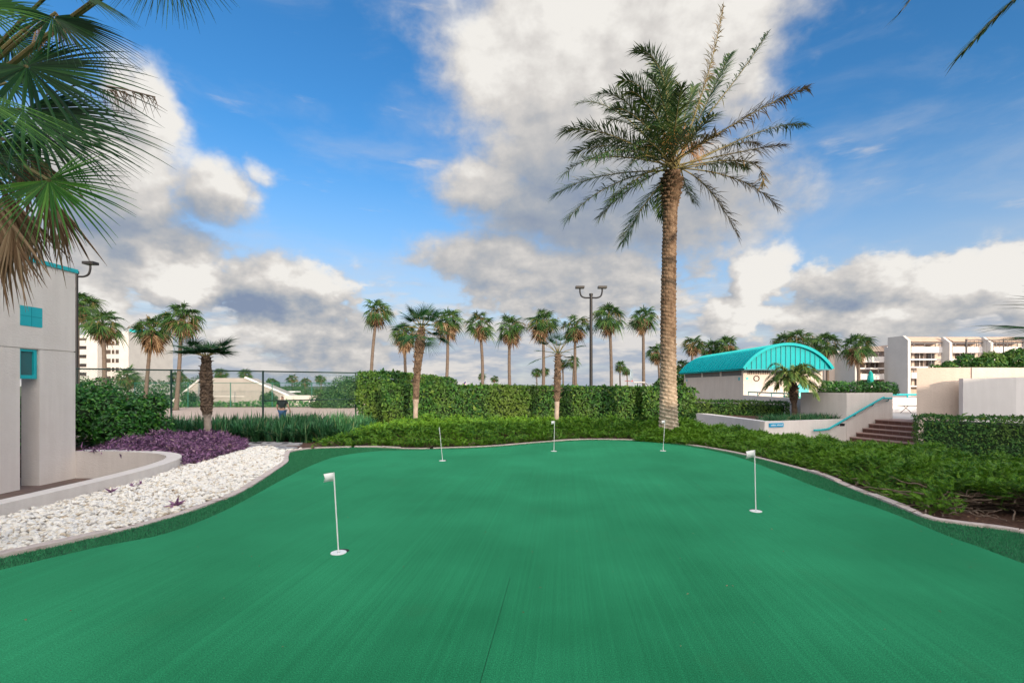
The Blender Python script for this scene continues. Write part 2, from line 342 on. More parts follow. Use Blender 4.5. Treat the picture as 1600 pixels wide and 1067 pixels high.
struct('putting_green', MB().prism(closeE, -.02, .004), M['carpet'])
sa, sb_ = G(748,1075), G(797,903); dv = nrm(sb_-sa)[:2]; sn_ = np.array([-dv[1], dv[0]])*.0016
struct('carpet_seam', MB().prism([sa[:2]-sn_, sa[:2]+sn_, sb_[:2]+sn_*.6, sb_[:2]-sn_*.6], -.01, .0055), M['dark_turf'])
struct('turf_fringe', MB().prism(closeK, -.03, -.014), M['fringe_base'])
kp = offset_path(K, .055)
mb = MB(); i = 0                                           # kerb laid in short lengths with small gaps
while i < len(kp)-6:
    L = int(rng.integers(9, 16)); seg = kp[i:i+L]
    if len(seg) > 3:
        zt = .014+rng.normal(0, .005); mb.wallpath(seg+np.array([rng.normal(0, .004), rng.normal(0, .004), 0]), .115+rng.normal(0, .008), -.05, zt)
    i += L-1 if rng.random() < .72 else L
struct('kerb', mb, M['kerb'])
WP = smooth_path([(-6.12,-4,0),(-6.12,2,0),(-6.10,4,0),(-6.12,5.4,0),(-6.12,6.4,0),(-6.14,7.3,0),(-6.20,8.0,0),(-6.32,8.7,0),(-6.55,9.35,0),(-6.95,9.85,0),(-7.6,10.2,0),(-8.4,10.38,0),(-9.32,10.42,0)])
PLAT = [tuple(p[:2]) for p in WP[::6]]+[(-9.3,10.42),(-14,10.42),(-17,11.5),(-16.5,13.6),(-5.9,18.0),(6.75,18.2),(6.7,15.6),(7.3,12),(8.2,9.6),(8.9,7.5),(9.7,5),(10.2,-4)]
struct('planting_soil', MB().prism(PLAT, -.7, -.035), M['soil'])
gr = MB(); gr.bx(-3000, 3000, -3000, 3000, -3, -.66); struct('ground', gr, M['ground'])
struct('court', MB().prism([(-34,14.2),(-16.6,13.7),(-5.7,18.1),(7,18.3),(7,50.2),(-34,50.2)], -.656, -.650), M['court'])
struct('walkway', MB().prism([(7.0,15.4),(7.4,12),(8.3,9.6),(9.2,7),(10.4,-4),(19,-4),(19,14.6),(13,17),(8.4,16.2)], -.656, -.60), M['walk'])
struct('entry_floor', MB().prism([(-6.2,-4),(-6.2,8.6),(-6.9,9.8),(-9.3,10.35),(-12,10.35),(-12,-4)], -.655, -.41), M['brown_floor'])
# turf blades on the fringe
def turf(name, x, y, h0, h1):
    k = len(x); P = np.c_[x, y, np.full(k, -.014)]
    scatter_v = [(0, -.09, 0), (0, .09, 0), (.25, 0, 1.0)]
    mb = MB(); n = np.zeros((k, 3)); n[:, 2] = 1
    scatter(mb, P, n, scatter_v, [(0, 1, 2)], rng.uniform(h0, h1, k), tilt=.35); return struct(name, mb, M['fringe'], kind='stuff')
x, y = rand_in(np.vstack([K[K[:, 1] > 3.2], E[E[:, 1] > 3.2][::-1]]), 170000); m_ = ~inside(E if False else closeE, x, y)
x, y = x[m_], y[m_]
tx, ty = rng.normal(2.93, .10, 5000), rng.normal(2.52, .07, 5000); x = np.r_[x, tx]; y = np.r_[y, ty]
turf('turf_blades', x, y, .016, .030)

# ------------------------------------------------------------------ curved planter wall, gravel, beds
w = MB().wallpath(WP, .25, -.6, .165); tag(w.build('curved_planter_wall', M['stucco'], at=(-6.1, 6, -.6)), 'low curved beige stucco wall between the white pebbles and the sunken entry', 'wall')
wo = offset_path(WP, -.125)
gv = [tuple(p[:2]) for p in wo if p[1] > 3 and p[0] > -6.75][::3]
ko = offset_path(K, .115); kl = [tuple(p[:2]) for p in ko if p[0] < -3.2 and p[1] > 3 and p[1] < 12.2]
far = [tuple(G(*p)[:2]) for p in [(300,727),(325,720),(350,712),(382,703),(400,698),(425,698),(438,704)]]
GRAV = gv+far+[q for q in kl if q[1] < 12][::-3]
struct('gravel_bed', MB().prism(GRAV, -.05, -.012), M['gravel_base'])
def ico(sub):
    import bmesh
    b = bmesh.new(); bmesh.ops.create_icosphere(b, subdivisions=sub, radius=1); v = [tuple(q.co) for q in b.verts]; f = [tuple(q.index for q in p.verts) for p in b.faces]; b.free(); return v, f
IV, IF = ico(2)
mb = MB()
for lay, n in ((.0, 9000), (.016, 7500)):
    x, y = rand_in(GRAV, n); k = len(x); s = rng.gamma(6, .0026, k)+.008
    P = np.c_[x, y, rng.normal(lay, .006, k)]; N = np.zeros((k, 3)); N[:, 2] = 1
    tv = np.array(IV)*np.array([1, .72, .5]); tv = tv*(1+.12*np.sin(tv*3.1+1).sum(1))[:, None]
    scatter(mb, P, N, tv, IF, s, tilt=.32, sy=s*rng.uniform(.75, 1.3, k))
struct('white_pebbles', mb, M['pebble'], smooth=True, kind='stuff')
# flagstones at the end of the gravel
mb = MB()
for px, py, w_, d_ in ((392,693,.55,.4),(412,692,.5,.42),(434,693,.6,.4),(455,693.5,.5,.34),(405,698,.45,.34),(428,699,.5,.34),(448,700,.42,.3)):
    c = G(px, py); mb.box((c[0], c[1], -.012), (w_, d_, .05), rng.normal(.1, .15))
struct('stepping_path', mb, M['flag_stone'])

# purple heart bed
PB = [(-9.25,10.55),(-8.4,10.5),(-7.6,10.33),(-6.85,9.95)]+[tuple(G(*p)[:2]) for p in [(287,731),(300,727),(325,721),(350,713),(382,704),(388,698),(384,691)]]+[(-7.9,13.9),(-9.6,13.6),(-10.8,12.9)]
def bedheight(poly, x, y, h, ramp_, bs, ba):
    d = dist_poly(poly, x, y); return h*np.clip(d/ramp_, .22, 1)**.6*(1-ba+2*ba*vnoise(x/bs, y/bs, .5))
x, y = rand_in(PB, 11000); h = bedheight(PB, x, y, .36, .6, .28, .3)
P = np.c_[x, y, h*rng.uniform(.35, 1.05, len(x))-.03]; N = np.c_[rng.normal(0, .6, len(x)), rng.normal(-.25, .6, len(x)), np.full(len(x), .8)]
mb = MB(); PL_V = [(0, 0, 0), (.3, .13, .06), (.32, 0, 0), (.3, -.13, .06), (1, 0, -.18)]
scatter(mb, P, N, PL_V, LEAF_F, rng.uniform(.06, .125, len(x)), tilt=.45, up_bias=.3)
xs = rng.uniform(-9.2, -7.6, 90); P = np.c_[xs, 10.33+rng.normal(0, .05, 90)-.12*(xs+8.4)**2*.2, rng.uniform(.12, .24, 90)]
scatter(mb, P, np.tile([0, -.8, .5], (90, 1)), PL_V, LEAF_F, rng.uniform(.1, .16, 90), tilt=.4)
struct('purple_ground_cover', mb, M['purple'], kind='stuff')
def sprig(px, py, n, label, mk, s=.11):
    c = G(px, py); mb = MB(); N = np.c_[rng.normal(0, .8, n), rng.normal(0, .8, n), np.full(n, .5)]
    scatter(mb, np.tile(c+[0, 0, .03], (n, 1)), N, PL_V, LEAF_F, rng.uniform(s*.7, s*1.2, n), tilt=.3, up_bias=1.2)
    tag(mb.build('plant_sprig', mk, at=c), label, 'plant', 'purple sprigs coming up through the pebbles')
sprig(174, 772, 12, 'dark purple sprig growing in pebbles against the middle of the low curved wall', M['purple'], .10)
sprig(206, 762, 8, 'small purple sprig in pebbles right of the sprig nearest the wall middle', M['purple'], .07)
sprig(220, 759, 9, 'brownish purple sprig in pebbles by the far stretch of the curved wall', M['purple'], .08)
sprig(275, 794, 14, 'bright purple sprig in pebbles beside the kerb of the green', M['purple'], .13)
# liriope
LB = [tuple(G(*p)[:2]) for p in [(395,690),(470,690),(545,688)]]+[(-4.6,14.6),(-4.9,17.2),(-7.2,17.1),(-9.4,16.2),(-12.6,14.8),(-11.0,13.3),(-9.6,13.7),(-7.9,14.0)]
x, y = rand_in(LB, 420); mb = MB()
for cx, cy in zip(x, y):
    nb = 38; hgt = rng.uniform(.50, .78)
    a = rng.uniform(0, 2*math.pi, nb); lean = rng.uniform(.10, .98, nb); L = hgt*rng.uniform(.75, 1.2, nb)
    ts = np.array([0, .35, .7, 1.0]); wd = np.array([.008, .013, .011, .001])*1.15
    d = np.c_[np.cos(a), np.sin(a)]; sd = np.c_[-np.sin(a), np.cos(a)]
    rr = L[:, None]*lean[:, None]*(ts[None]**1.5); zz = L[:, None]*(ts[None]-.62*lean[:, None]*ts[None]**2.2)
    ctr = np.stack([cx+rng.normal(0, .04, nb)[:, None]+rr*d[:, :1], cy+rng.normal(0, .04, nb)[:, None]+rr*d[:, 1:], zz-.03], 2)
    off = np.stack([sd[:, :1]*wd[None], sd[:, 1:]*wd[None], np.zeros((nb, 4))], 2)
    V = np.stack([ctr-off, ctr+off], 2).reshape(nb, 8, 3)
    f = np.array([(0, 1, 3, 2), (2, 3, 5, 4), (4, 5, 7, 6)]); mb.add(V.reshape(-1, 3), (f[None]+(np.arange(nb)*8)[:, None, None]).reshape(-1, 4))
struct('lily_grass', mb, M['liriope'], kind='stuff')

# juniper ground cover
ko2 = offset_path(K, .13)
backk = [tuple(p[:2]) for p in ko2 if p[1] > 11.7 and -5.6 < p[0] < 5.2]
JB1 = [q for q in backk[::3] if q[0] > -5.1]+[(6.55,15.6),(5.5,16.3),(0,16.4),(-4.2,16.4),(-4.2,14.6)]
rk = [tuple(p[:2]) for p in ko2 if p[0] > 3.2 and p[1] > 3.4 and p[1] < 12.6]
JB2 = rk[::3]+[(6.9,4.4),(8.9,5.0),(8.7,7.2),(8.15,9.5),(7.35,11.8),(6.75,15.0),(4.8,15.2),(3.4,13.6)]
def juniper(name, poly, n, hmax, ramp_, size, bare=None):
    x, y = rand_in(poly, n)
    if bare is not None: m = ~bare(x, y); x, y = x[m], y[m]
    def hh(x, y): return bedheight(poly, x, y, hmax, ramp_, .26, .52)*(.82+.36*vnoise(x/1.3, y/1.3, 3.3))
    h = hh(x, y); e = .06; gx = (hh(x+e, y)-h)/e; gy = (hh(x, y+e)-h)/e
    d = dist_poly(poly, x, y); depth = rng.beta(1.0, 4.5, len(x)); depth = np.where(d < .3, rng.uniform(0, .9, len(x)), depth)
    P = np.c_[x, y, h*(1-.75*depth)-.05]; N = np.c_[-gx*.6, -gy*.6, np.ones(len(x))]; N /= np.linalg.norm(N, axis=1)[:, None]
    mb = MB(); sp = np.c_[N[:, 0]*2+rng.normal(0, .9, len(x)), N[:, 1]*2+rng.normal(0, .9, len(x)), rng.uniform(-.1, 1.0, len(x))]
    scatter(mb, P, N, SPRAY_V, SPRAY_F, rng.uniform(size*.7, size*1.3, len(x)), tilt=.45, spin=sp)
    return struct(name, mb, M['juniper'], kind='stuff')
juniper('juniper_cover', JB1, 36000, .50, .75, .125)
def bare2(x, y):                    # the stripped edge near the right end of the kerb
    d = dist_poly(rk, x, y); return (d < .05+.50*np.clip((6.0-y)/.5, 0, 1)*(x > 4.95)*(.5+.9*vnoise(x/.4, y/.4, 7))) & (x > 4.4)
juniper('juniper_cover', JB2, 64000, .385, .5, .102, bare2)
# bare stems and twigs under the juniper
mb = MB()
def twig(c, L, z):
    a = rng.uniform(0, 2*math.pi); p = [np.array([c[0], c[1], z])]
    for k in range(5):
        a += rng.normal(0, .45); p.append(p[-1]+np.array([math.cos(a), math.sin(a), 0])*L/5+[0, 0, rng.normal(.004, .02)])
    p = np.array(p); p[:, 2] = np.clip(p[:, 2], -.02, None); mb.tube(p, np.linspace(.010, .004, 6)*rng.uniform(.6, 1.3), 5)
for q in range(110):
    i = rng.integers(0, len(rk)); twig((rk[i][0]+rng.uniform(.02, .45), rk[i][1]+rng.uniform(0, .35)), rng.uniform(.15, .45), rng.uniform(0, .10))
for q in range(150):
    t = rng.uniform(0, 1); twig((5.4+t*1.5+rng.normal(0, .1), 5.95-.75*t+rng.uniform(.1, .7)), rng.uniform(.25, .7), rng.uniform(.0, .22))
for q in range(90):
    i = rng.integers(0, len(backk)); twig((backk[i][0], backk[i][1]+rng.uniform(.05, .3)), rng.uniform(.15, .4), rng.uniform(0, .08))
struct('bare_stems', mb, M['stem'], kind='stuff')
# leaf litter on the soil
x, y = rand_in(JB2, 2500); k = len(x); mb = MB()
scatter(mb, np.c_[x, y, np.full(k, -.028)], np.tile([0, 0, 1.], (k, 1)), LEAF_V, LEAF_F, rng.uniform(.02, .05, k), tilt=.25)
x, y = rand_in(JB1, 1800); k = len(x); scatter(mb, np.c_[x, y, np.full(k, -.028)], np.tile([0, 0, 1.], (k, 1)), LEAF_V, LEAF_F, rng.uniform(.02, .05, k), tilt=.25)
x, y = rand_in(E[(E[:, 1] > 2.6) & (E[:, 1] < 12)], 150); k = len(x); scatter(mb, np.c_[x, y, np.full(k, .008)], np.tile([0, 0, 1.], (k, 1)), LEAF_V, LEAF_F, rng.uniform(.008, .026, k), tilt=.2)
struct('leaf_litter', mb, M['fan_dead'], kind='stuff')

# ------------------------------------------------------------------ hedges and shrubs
def hedge_box(name, foot, z0, z1, leaf, dens, label, m='hedge', cat='hedge', group=None, wob=.05):
    foot = np.asarray(foot, float); c = foot.mean(0); root = thing(name, label, cat, (c[0], c[1], z0), group)
    n = len(foot); ar = sum(foot[i][0]*foot[(i+1) % n][1]-foot[(i+1) % n][0]*foot[i][1] for i in range(n))
    if ar < 0: foot = foot[::-1]
    zt = np.full(n, z1) if np.isscalar(z1) else (np.array(z1)[::-1] if ar < 0 else np.array(z1))
    ins = []
    for i in range(n):                                   # true inward offset of the outline
        p, a, b = foot[i-1], foot[i], foot[(i+1) % n]; n1 = np.array([-(a-p)[1], (a-p)[0]])/np.linalg.norm(a-p); n2 = np.array([-(b-a)[1], (b-a)[0]])/np.linalg.norm(b-a)
        bi = n1+n2; ins.append(a+bi/(bi@n1)*(wob*1.5+.08))
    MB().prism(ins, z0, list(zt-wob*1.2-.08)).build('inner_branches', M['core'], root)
    mb = MB(); Ps = []; Ns = []
    for i in range(n):
        a, b = foot[i], foot[(i+1) % n]; L = np.linalg.norm(b-a); za, zb = zt[i], zt[(i+1) % n]; k = int(L*((za+zb)/2-z0)*dens); t = rng.uniform(0, 1, k); u = rng.uniform(0, 1, k)
        nn = np.array([(b-a)[1], -(b-a)[0], 0])/L; xy = a+(b-a)*t[:, None]; zz = z0+u*(za+(zb-za)*t-z0)
        off = wob*(vnoise(xy[:, 0]/.35+9, xy[:, 1]/.35, zz/.35)-.65)*1.6+rng.normal(0, .02, k)
        Ps.append(np.c_[xy, zz]+nn*off[:, None]); Ns.append(np.tile(nn+[0, 0, .25], (k, 1)))
    A = abs(ar)/2; k = int(A*dens*1.2); x, y = rand_in(foot, k)
    ww = 1/(dist_poly_v(foot, x, y)+.05); zz = (ww*zt[None]).sum(1)/ww.sum(1)
    Ps.append(np.c_[x, y, zz+wob*(vnoise(x/.35, y/.35, 4)-.6)*1.4+rng.normal(0, .02, k)]); Ns.append(np.tile([0, 0, 1.], (k, 1)))
    P = np.concatenate(Ps); N = np.concatenate(Ns)
    scatter(mb, P, N, LEAF_V, LEAF_F, leaf*(.45+rng.gamma(3, .2, len(P))), tilt=.5); mb.build('foliage', M[m], root); return root
def dist_poly_v(foot, x, y): return np.hypot(x[:, None]-foot[None, :, 0], y[:, None]-foot[None, :, 1])
hedge_box('clipped_hedge', [(-4.45,16.7),(4.4,16.55),(4.4,17.7),(-4.45,17.9)], -.05, [1.585,1.50,1.47,1.56], .085, 560, 'long clipped green hedge behind the putting green, left of the tall date palm')
hedge_box('clipped_hedge', [(4.42,16.2),(6.1,16.1),(6.1,17.4),(4.42,17.5)], -.05, 1.47, .085, 620, 'short clipped hedge block standing behind the trunk of the tall date palm')
hedge_box('clipped_hedge', [(-5.85,18.2),(-4.65,17.95),(-3.4,30),(-5.4,30)], -.65, [2.10,2.02,1.95,2.0], .10, 420, 'taller sunlit hedge running back from the end of the tennis court fence', wob=.13)
hedge_box('clipped_hedge', [(7.75,21.6),(11.25,19.6),(11.5,20.3),(8.0,22.4)], .2, [.90,.86,.9,.94], .075, 520, 'low clipped hedge in front of the turquoise roofed bathhouse', wob=.05)
hedge_box('clipped_hedge', [(10.95,12.85),(14.0,11.2),(14.5,11.8),(11.3,13.6)], -.6, [.72,.70,.74,.76], .06, 800, 'clipped hedge in front of the lilac shaded wall at the right edge', wob=.06)
def shrub(name, label, blobs, leaf, n, m, cat='shrub', group=None, trunk=None, base=None, core='core', squash=1.0, gaps=.0):
    blobs = np.asarray(blobs, float); b0 = base if base is not None else (blobs[:, 0].mean(), blobs[:, 1].mean(), (blobs[:, 2]-blobs[:, 3]).min())
    root = thing(name, label, cat, b0, group); mb = MB(); cm = MB(); ar = blobs[:, 3]**2; idx = rng.choice(len(blobs), n, p=ar/ar.sum()); D = rng.normal(0, 1, (n, 3)); D /= np.linalg.norm(D, axis=1)[:, None]
    r = blobs[idx, 3]*(1-.28*rng.beta(1, 2.5, n))*(1+.20*(vnoise(D[:, 0]*2.2+idx*1.7+20, D[:, 1]*2.2+20, D[:, 2]*2.2+20)-.5)*2)
    P = blobs[idx, :3]+D*r[:, None]*np.array([1, 1, squash]); keep = np.ones(n, bool)
    for q in range(len(blobs)): keep &= ~((np.linalg.norm((P-blobs[q, :3])/np.array([1, 1, squash]), axis=1) < blobs[q, 3]*.66) & (idx != q))
    if gaps: keep &= vnoise(P[:, 0]/.5+31, P[:, 1]/.5+31, P[:, 2]/.5+31) > gaps
    P = P[keep]; N = D[keep]+[0, 0, .35]; keep2 = P[:, 2] > b0[2]; P, N = P[keep2], N[keep2]
    scatter(mb, P, N, LEAF_V, LEAF_F, rng.uniform(leaf*.65, leaf*1.3, len(P)), tilt=.6); fo = mb.build('crown' if trunk else 'foliage', M[m], root)
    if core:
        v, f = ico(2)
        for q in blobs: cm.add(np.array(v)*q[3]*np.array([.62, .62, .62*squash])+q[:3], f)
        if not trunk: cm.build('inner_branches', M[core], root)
    if trunk:
        tm = MB(); h = blobs[:, 2].max()-b0[2]; tm.tube([b0, (b0[0]+.1, b0[1], b0[2]+h*.5), (b0[0], b0[1], b0[2]+h*.8)], [trunk, trunk*.8, trunk*.4], 8)
        for q in blobs[:6]: tm.tube([(b0[0]+.08, b0[1], b0[2]+h*.35), (b0[0]*.4+q[0]*.6, b0[1]*.4+q[1]*.6, (b0[2]+h*.35)*.4+q[2]*.6), tuple(q[:3])], [trunk*.5, trunk*.3, trunk*.12], 6)
        tm.build('trunk', M['trunk_far'], root)
    return root
def wb(px, py, Y, r): return tuple(W(px, py, Y))+(r,)
shrub('leafy_shrub', 'big rounded dark green shrub beside the left building, above the purple plants', [wb(135,655,12.6,.72),(-9.9,12.4,.45,.6),wb(175,640,12.8,.62),wb(150,625,13.2,.58),wb(205,660,12.6,.6),wb(228,645,12.9,.50),wb(180,672,12.2,.5),wb(120,632,12.6,.55),wb(250,672,13.0,.34),wb(245,628,13.1,.28)], .105, 10500, 'bush', base=(-10.3, 12.6, -.05))
shrub('leafy_shrub', 'spreading green bush along the top of the right-hand planter wall', [wb(1482,574,15.9,.20),wb(1510,571,16,.34),wb(1550,569,16,.40),wb(1590,567,16,.45),wb(1630,566,16,.5),wb(1460,577,15.7,.15),wb(1535,574,15.6,.28),wb(1670,566,16.2,.5)], .10, 12000, 'hedge', base=(15.3, 16, 2.0), core=None)
shrub('leafy_shrub', 'leafy low plants on top of the planter beside the handrail stairs', [wb(px, 606+rng.uniform(-1, 2), 18.6, .27) for px in range(1292, 1392, 11)]+[wb(1392,610,18.8,.2)], .10, 4200, 'bush', base=(13.2, 18.4, 1.25), core=None)
shrub('leafy_shrub', 'big dark bush behind the far corner of the tennis court', [wb(505,628,49,1.3),wb(520,615,49.5,1.3),wb(538,608,49,1.4),wb(552,618,49,1.4),wb(500,640,49,.9),wb(530,632,48.6,1.3),wb(545,600,49.5,.8),wb(560,604,49.5,1.2)], .22, 6000, 'tree', base=(-17.5, 49, -.65))
shrub('leafy_shrub', 'small dark clump of plants in front of the sloped building, left of the palm trunk', [wb(290,622,52,.7),wb(302,624,52,.6),wb(296,618,52,.55)], .25, 700, 'tree', base=(-34.7, 52, -.65))
shrub('leafy_shrub', 'small dark clump of plants in front of the sloped building beside the person', [wb(415,622,52,.6),wb(428,624,52,.5),wb(421,619,52,.5)], .25, 600, 'tree', base=(-26, 52, -.65))
mb = MB()
x = rng.uniform(-37, -17, 2600); P = np.c_[x, 50.4+rng.uniform(-.3, .3, 2600), -.65+rng.beta(1.5, 1.2, 2600)*(.40+.35*vnoise(x/1.2, x*0+3, .5))]
scatter(mb, P, np.tile([0, -.5, .6], (2600, 1)), LEAF_V, LEAF_F, rng.uniform(.16, .3, 2600), tilt=.5); struct('low_planting', mb, M['bush'], kind='stuff')
# ornamental grass on the low wall bed
x = rng.uniform(8.9, 12.3, 2200); y = 16.75+.33*(x-8.9)+rng.uniform(0, .9, 2200); mb = MB(); k = len(x)
P = np.c_[x, y, np.full(k, .30)]; N = np.zeros((k, 3)); N[:, 2] = .25; N += rng.normal(0, .6, (k, 3))
scatter(mb, P, N, [(0, -.03, 0), (0, .03, 0), (.55, .024, .08), (.55, -.024, .08), (1, 0, -.08)], [(0, 1, 2), (0, 2, 3), (3, 2, 4)], rng.uniform(.16, .34, k), tilt=.2, up_bias=2.2)
struct('ornamental_grass', mb, M['liriope'], kind='stuff')
# woods
for nm, lab, bl, bs in (
    ('broadleaf_tree', 'dark green tree mass behind the court, right of the white tower', [wb(210,612,75,1.8),wb(228,606,76,1.6),wb(245,610,75,1.7),wb(262,612,76,1.5),wb(235,620,74,1.7)], (-56, 75, -.65)),
    ('broadleaf_tree', 'green tree just right of the small palm beside the left palm trunk', [wb(296,608,80,1.7),wb(308,604,80,1.6),wb(286,612,80,1.4),wb(318,612,80,1.5)], (-53, 80, -.65)),
    ('broadleaf_tree', 'bushy green tree at the foot of the white tower', [wb(140,612,70,1.8),wb(162,606,71,1.6),wb(182,612,70,1.8),wb(125,606,70,1.6)], (-61, 70, -.65)),
    ('broadleaf_tree', 'small round green tree at the roof edge of the sloped building', [wb(425,600,95,1.1),wb(421,602,95,.9),wb(430,602,95,.9),wb(425,606,95,1.0)], (-47, 95, -.65)),
    ('broadleaf_tree', 'low dark trees far behind the white T-shaped canopy', [wb(452,611,100,1.2),wb(465,606,100,1.2),wb(470,612,100,1.2),wb(485,614,100,1.1),wb(442,612,100,1.0),wb(498,615,100,1.0)], (-45, 100, -.65)),
    ('broadleaf_tree', 'yellow-green shrubby tree between the date palm and the bathhouse', [wb(1066,590,40,.7),wb(1070,600,40,.8),wb(1061,604,40,.7),wb(1072,580,40,.35)], (14.1, 40, -.65)),
    ('broadleaf_tree', 'small green shrub top showing left of the tall date palm trunk', [wb(1033,600,45,.5),wb(1028,603,45,.4),wb(1038,596,45,.35)], (13.8, 45, -.65))):
    shrub(nm, lab, bl, .36 if bs[1] > 60 else .2, 2200, 'tree' if '-green' not in lab else 'hedge', cat='tree', trunk=.14, base=bs)
# ------------------------------------------------------------------ palms
def fan_leaf(mb, hast, d, n, Rr, nseg=36, span=R(140), droop=.25, split=.5, cup=.15, m=0, ns=6, tipdroop=.5, rag=.12, fold=1.0, wmul=1.0):
    """a pleated palmate leaf: segments joined near the stalk, free and hanging at the tips"""
    d = nrm(d); n = nrm(np.asarray(n)-d*np.dot(n, d)); s = np.cross(n, d); hast = np.asarray(hast)
    ang = np.linspace(-span, span, nseg); dth = (2*span/nseg)*.5
    t = np.linspace(.03, 1, ns); V = []; Fc = []; k = 0
    for a in ang:
        L = Rr*(.62+.38*math.cos(a*.62))*(1+rng.normal(0, rag*.5))
        a2 = a+rng.normal(0, .02); dr = d*math.cos(a2)+s*math.sin(a2); sd = -d*math.sin(a2)+s*math.cos(a2)
        r = t*L; wmax = split*L*math.tan(dth)*1.06*wmul
        w = np.where(t < split, r*math.tan(dth)*1.06*wmul, wmax*np.clip(1-(t-split)/(1-split), 0, 1)**.8)
        w[-1] = .0006
        dz = -(droop*t**2.2+tipdroop*rng.uniform(.5, 1.3)*np.clip(t-split, 0, 1)**2*1.6)*L
        cp = cup*(math.sin(a)**2)*t*L
        ctr = hast+dr*r[:, None]+n*cp[:, None]; ctr[:, 2] += dz
        fo = np.minimum(w*.45*fold, .02*Rr/.8)
        V.append(np.stack([ctr+sd*w[:, None]-n*fo[:, None], ctr+n*fo[:, None], ctr-sd*w[:, None]-n*fo[:, None]], 1).reshape(-1, 3))
        for i in range(ns-1):
            b = k+3*i; Fc += [(b, b+1, b+4, b+3), (b+1, b+2, b+5, b+4)]
        k += 3*ns
    mb.add(np.concatenate(V), np.array(Fc), m)
def bez(a, c, b, n):
    t = np.linspace(0, 1, n)[:, None]; return a*(1-t)**2+c*2*t*(1-t)+b*t*t
def pinnate(mb, pts, Lmax, nl=60, bare=.18, m_leaf=0, m_stem=1, ang=R(42), vee=R(24), droop=.35, width=.014, roll=0, ragged=.0, r0=.022, keep=1.0, tip=.30):
    P = np.asarray(pts, float); k = len(P); T = np.gradient(P, axis=0); T /= np.linalg.norm(T, axis=1)[:, None]
    mb.tube(P, np.linspace(r0, .004, k), 5, m_stem)
    V = []; Fc = []; c = 0
    for i in range(nl):
        t = bare+(1-bare)*(i+.5)/nl
        if rng.random() > keep: continue
        q = t*(k-1); j = min(int(q), k-2); p = P[j]+(P[j+1]-P[j])*(q-j); tn = T[j]
        up = np.array([0, 0, 1.])-tn*tn[2]
        if np.linalg.norm(up) < .15: up = np.array([0, -1., .2])-tn*np.dot([0, -1., .2], tn)
        up = nrm(up); sd = np.cross(tn, up)
        cs, sn = math.cos(roll), math.sin(roll); sd, up = sd*cs+up*sn, up*cs-sd*sn
        tt = (t-bare)/(1-bare); L0 = Lmax*min(1, .35+2.6*tt)*(1-(1-tip)*tt**2.0)
        for sg in (-1, 1):
            L = L0*rng.uniform(.8-ragged, 1.12); a = ang*(1.1-.45*tt)+rng.normal(0, .10+ragged*.5); v = vee+rng.normal(0, .25+ragged*.5)
            dr = nrm(tn*math.cos(a)+(sd*sg*math.cos(v)+up*math.sin(v))*math.sin(a)); wv = nrm(np.cross(dr, up))*width*rng.uniform(.8, 1.2)
            dd = droop*L*rng.uniform(.5, 1.5)
            p1 = p+dr*L*.5-np.array([0, 0, dd*.22]); p2 = p+dr*L-np.array([0, 0, dd])
            V += [p-wv*.5, p+wv*.5, p1-wv, p1+wv, p2]; Fc += [(c, c+1, c+3), (c, c+3, c+2), (c+2, c+3, c+4)]; c += 5
    mb.add(np.array(V), np.array(Fc), m_leaf)

# --- washingtonia prototypes (crown and skirt of hanging dead leaves)
def washy_crown(seed):
    global rng
    keep_rng = rng; rng = np.random.default_rng(seed); g = MB()
    n = 20+seed % 4*4
    for i in range(n):
        u = (i+.5)/n; el = R(85)-R(128)*u**.85+rng.normal(0, .14); az = i*2.399+rng.normal(0, .2)
        d = np.array([math.cos(az)*math.cos(el), math.sin(az)*math.cos(el), math.sin(el)]); pl = rng.uniform(.50, .92)*(1 if u > .12 else .75)
        p1 = d*pl*.5+[0, 0, .05]; p2 = d*pl-np.array([0, 0, .10*pl]); m = 0 if rng.random() > .05+.35*max(0, u-.6) else 1
        g.tube([np.zeros(3), p1, p2], [.022, .016, .011], 4, m)
        dd = nrm(p2-p1*.6-np.array([0, 0, .12]))
        fan_leaf(g, p2, dd, nrm(np.array([0, 0, 1.])-d*.8)+rng.normal(0, .35, 3), rng.uniform(.62, .90), 17, R(112), .14, .40, .1, m, 4, .60, .3, wmul=1.0)
    for i in range(9):                                       # old flower stalks hanging out of the crown
        az = rng.uniform(0, 6.28); L = rng.uniform(1.1, 1.7); o = np.array([math.cos(az), math.sin(az), 0])
        pts = [np.zeros(3), o*.4*L+[0, 0, .35], o*.75*L+[0, 0, .1], o*.9*L-np.array([0, 0, .5])]
        g.tube(pts, [.02, .016, .012, .006], 4, 1)
        for q in range(5): g.tube([pts[2], pts[2]+rng.normal(0, .12, 3)-[0, 0, .3]], [.010, .003], 3, 1)
    d_ = MB(); n = 34
    for i in range(n):
        el = -R(rng.uniform(15, 86)); az = i*2.399; z0 = -rng.uniform(0, .75)
        o = np.array([math.cos(az), math.sin(az), 0]); d = np.array([o[0]*math.cos(el), o[1]*math.cos(el), math.sin(el)]); pl = rng.uniform(.35, .6)
        p0 = np.array([o[0]*.08, o[1]*.08, z0]); p2 = p0+d*pl
        d_.tube([p0, p2], [.02, .012], 4, 0)
        fan_leaf(d_, p2, d-np.array([0, 0, .6]), o+np.array([0, 0, .3]), rng.uniform(.5, .8), 10, R(70), .1, .4, .3, 0, 3, .3, .4, wmul=1.5)
    a = g.build('crown', [M['wgreen'], M['wyellow']]); b = d_.build('dead_leaves', M['wdead']); rng = keep_rng
    ma, mb_ = a.data, b.data; bpy.data.objects.remove(a); bpy.data.objects.remove(b); return ma, mb_
WPROTO = [washy_crown(100+i) for i in range(8)]
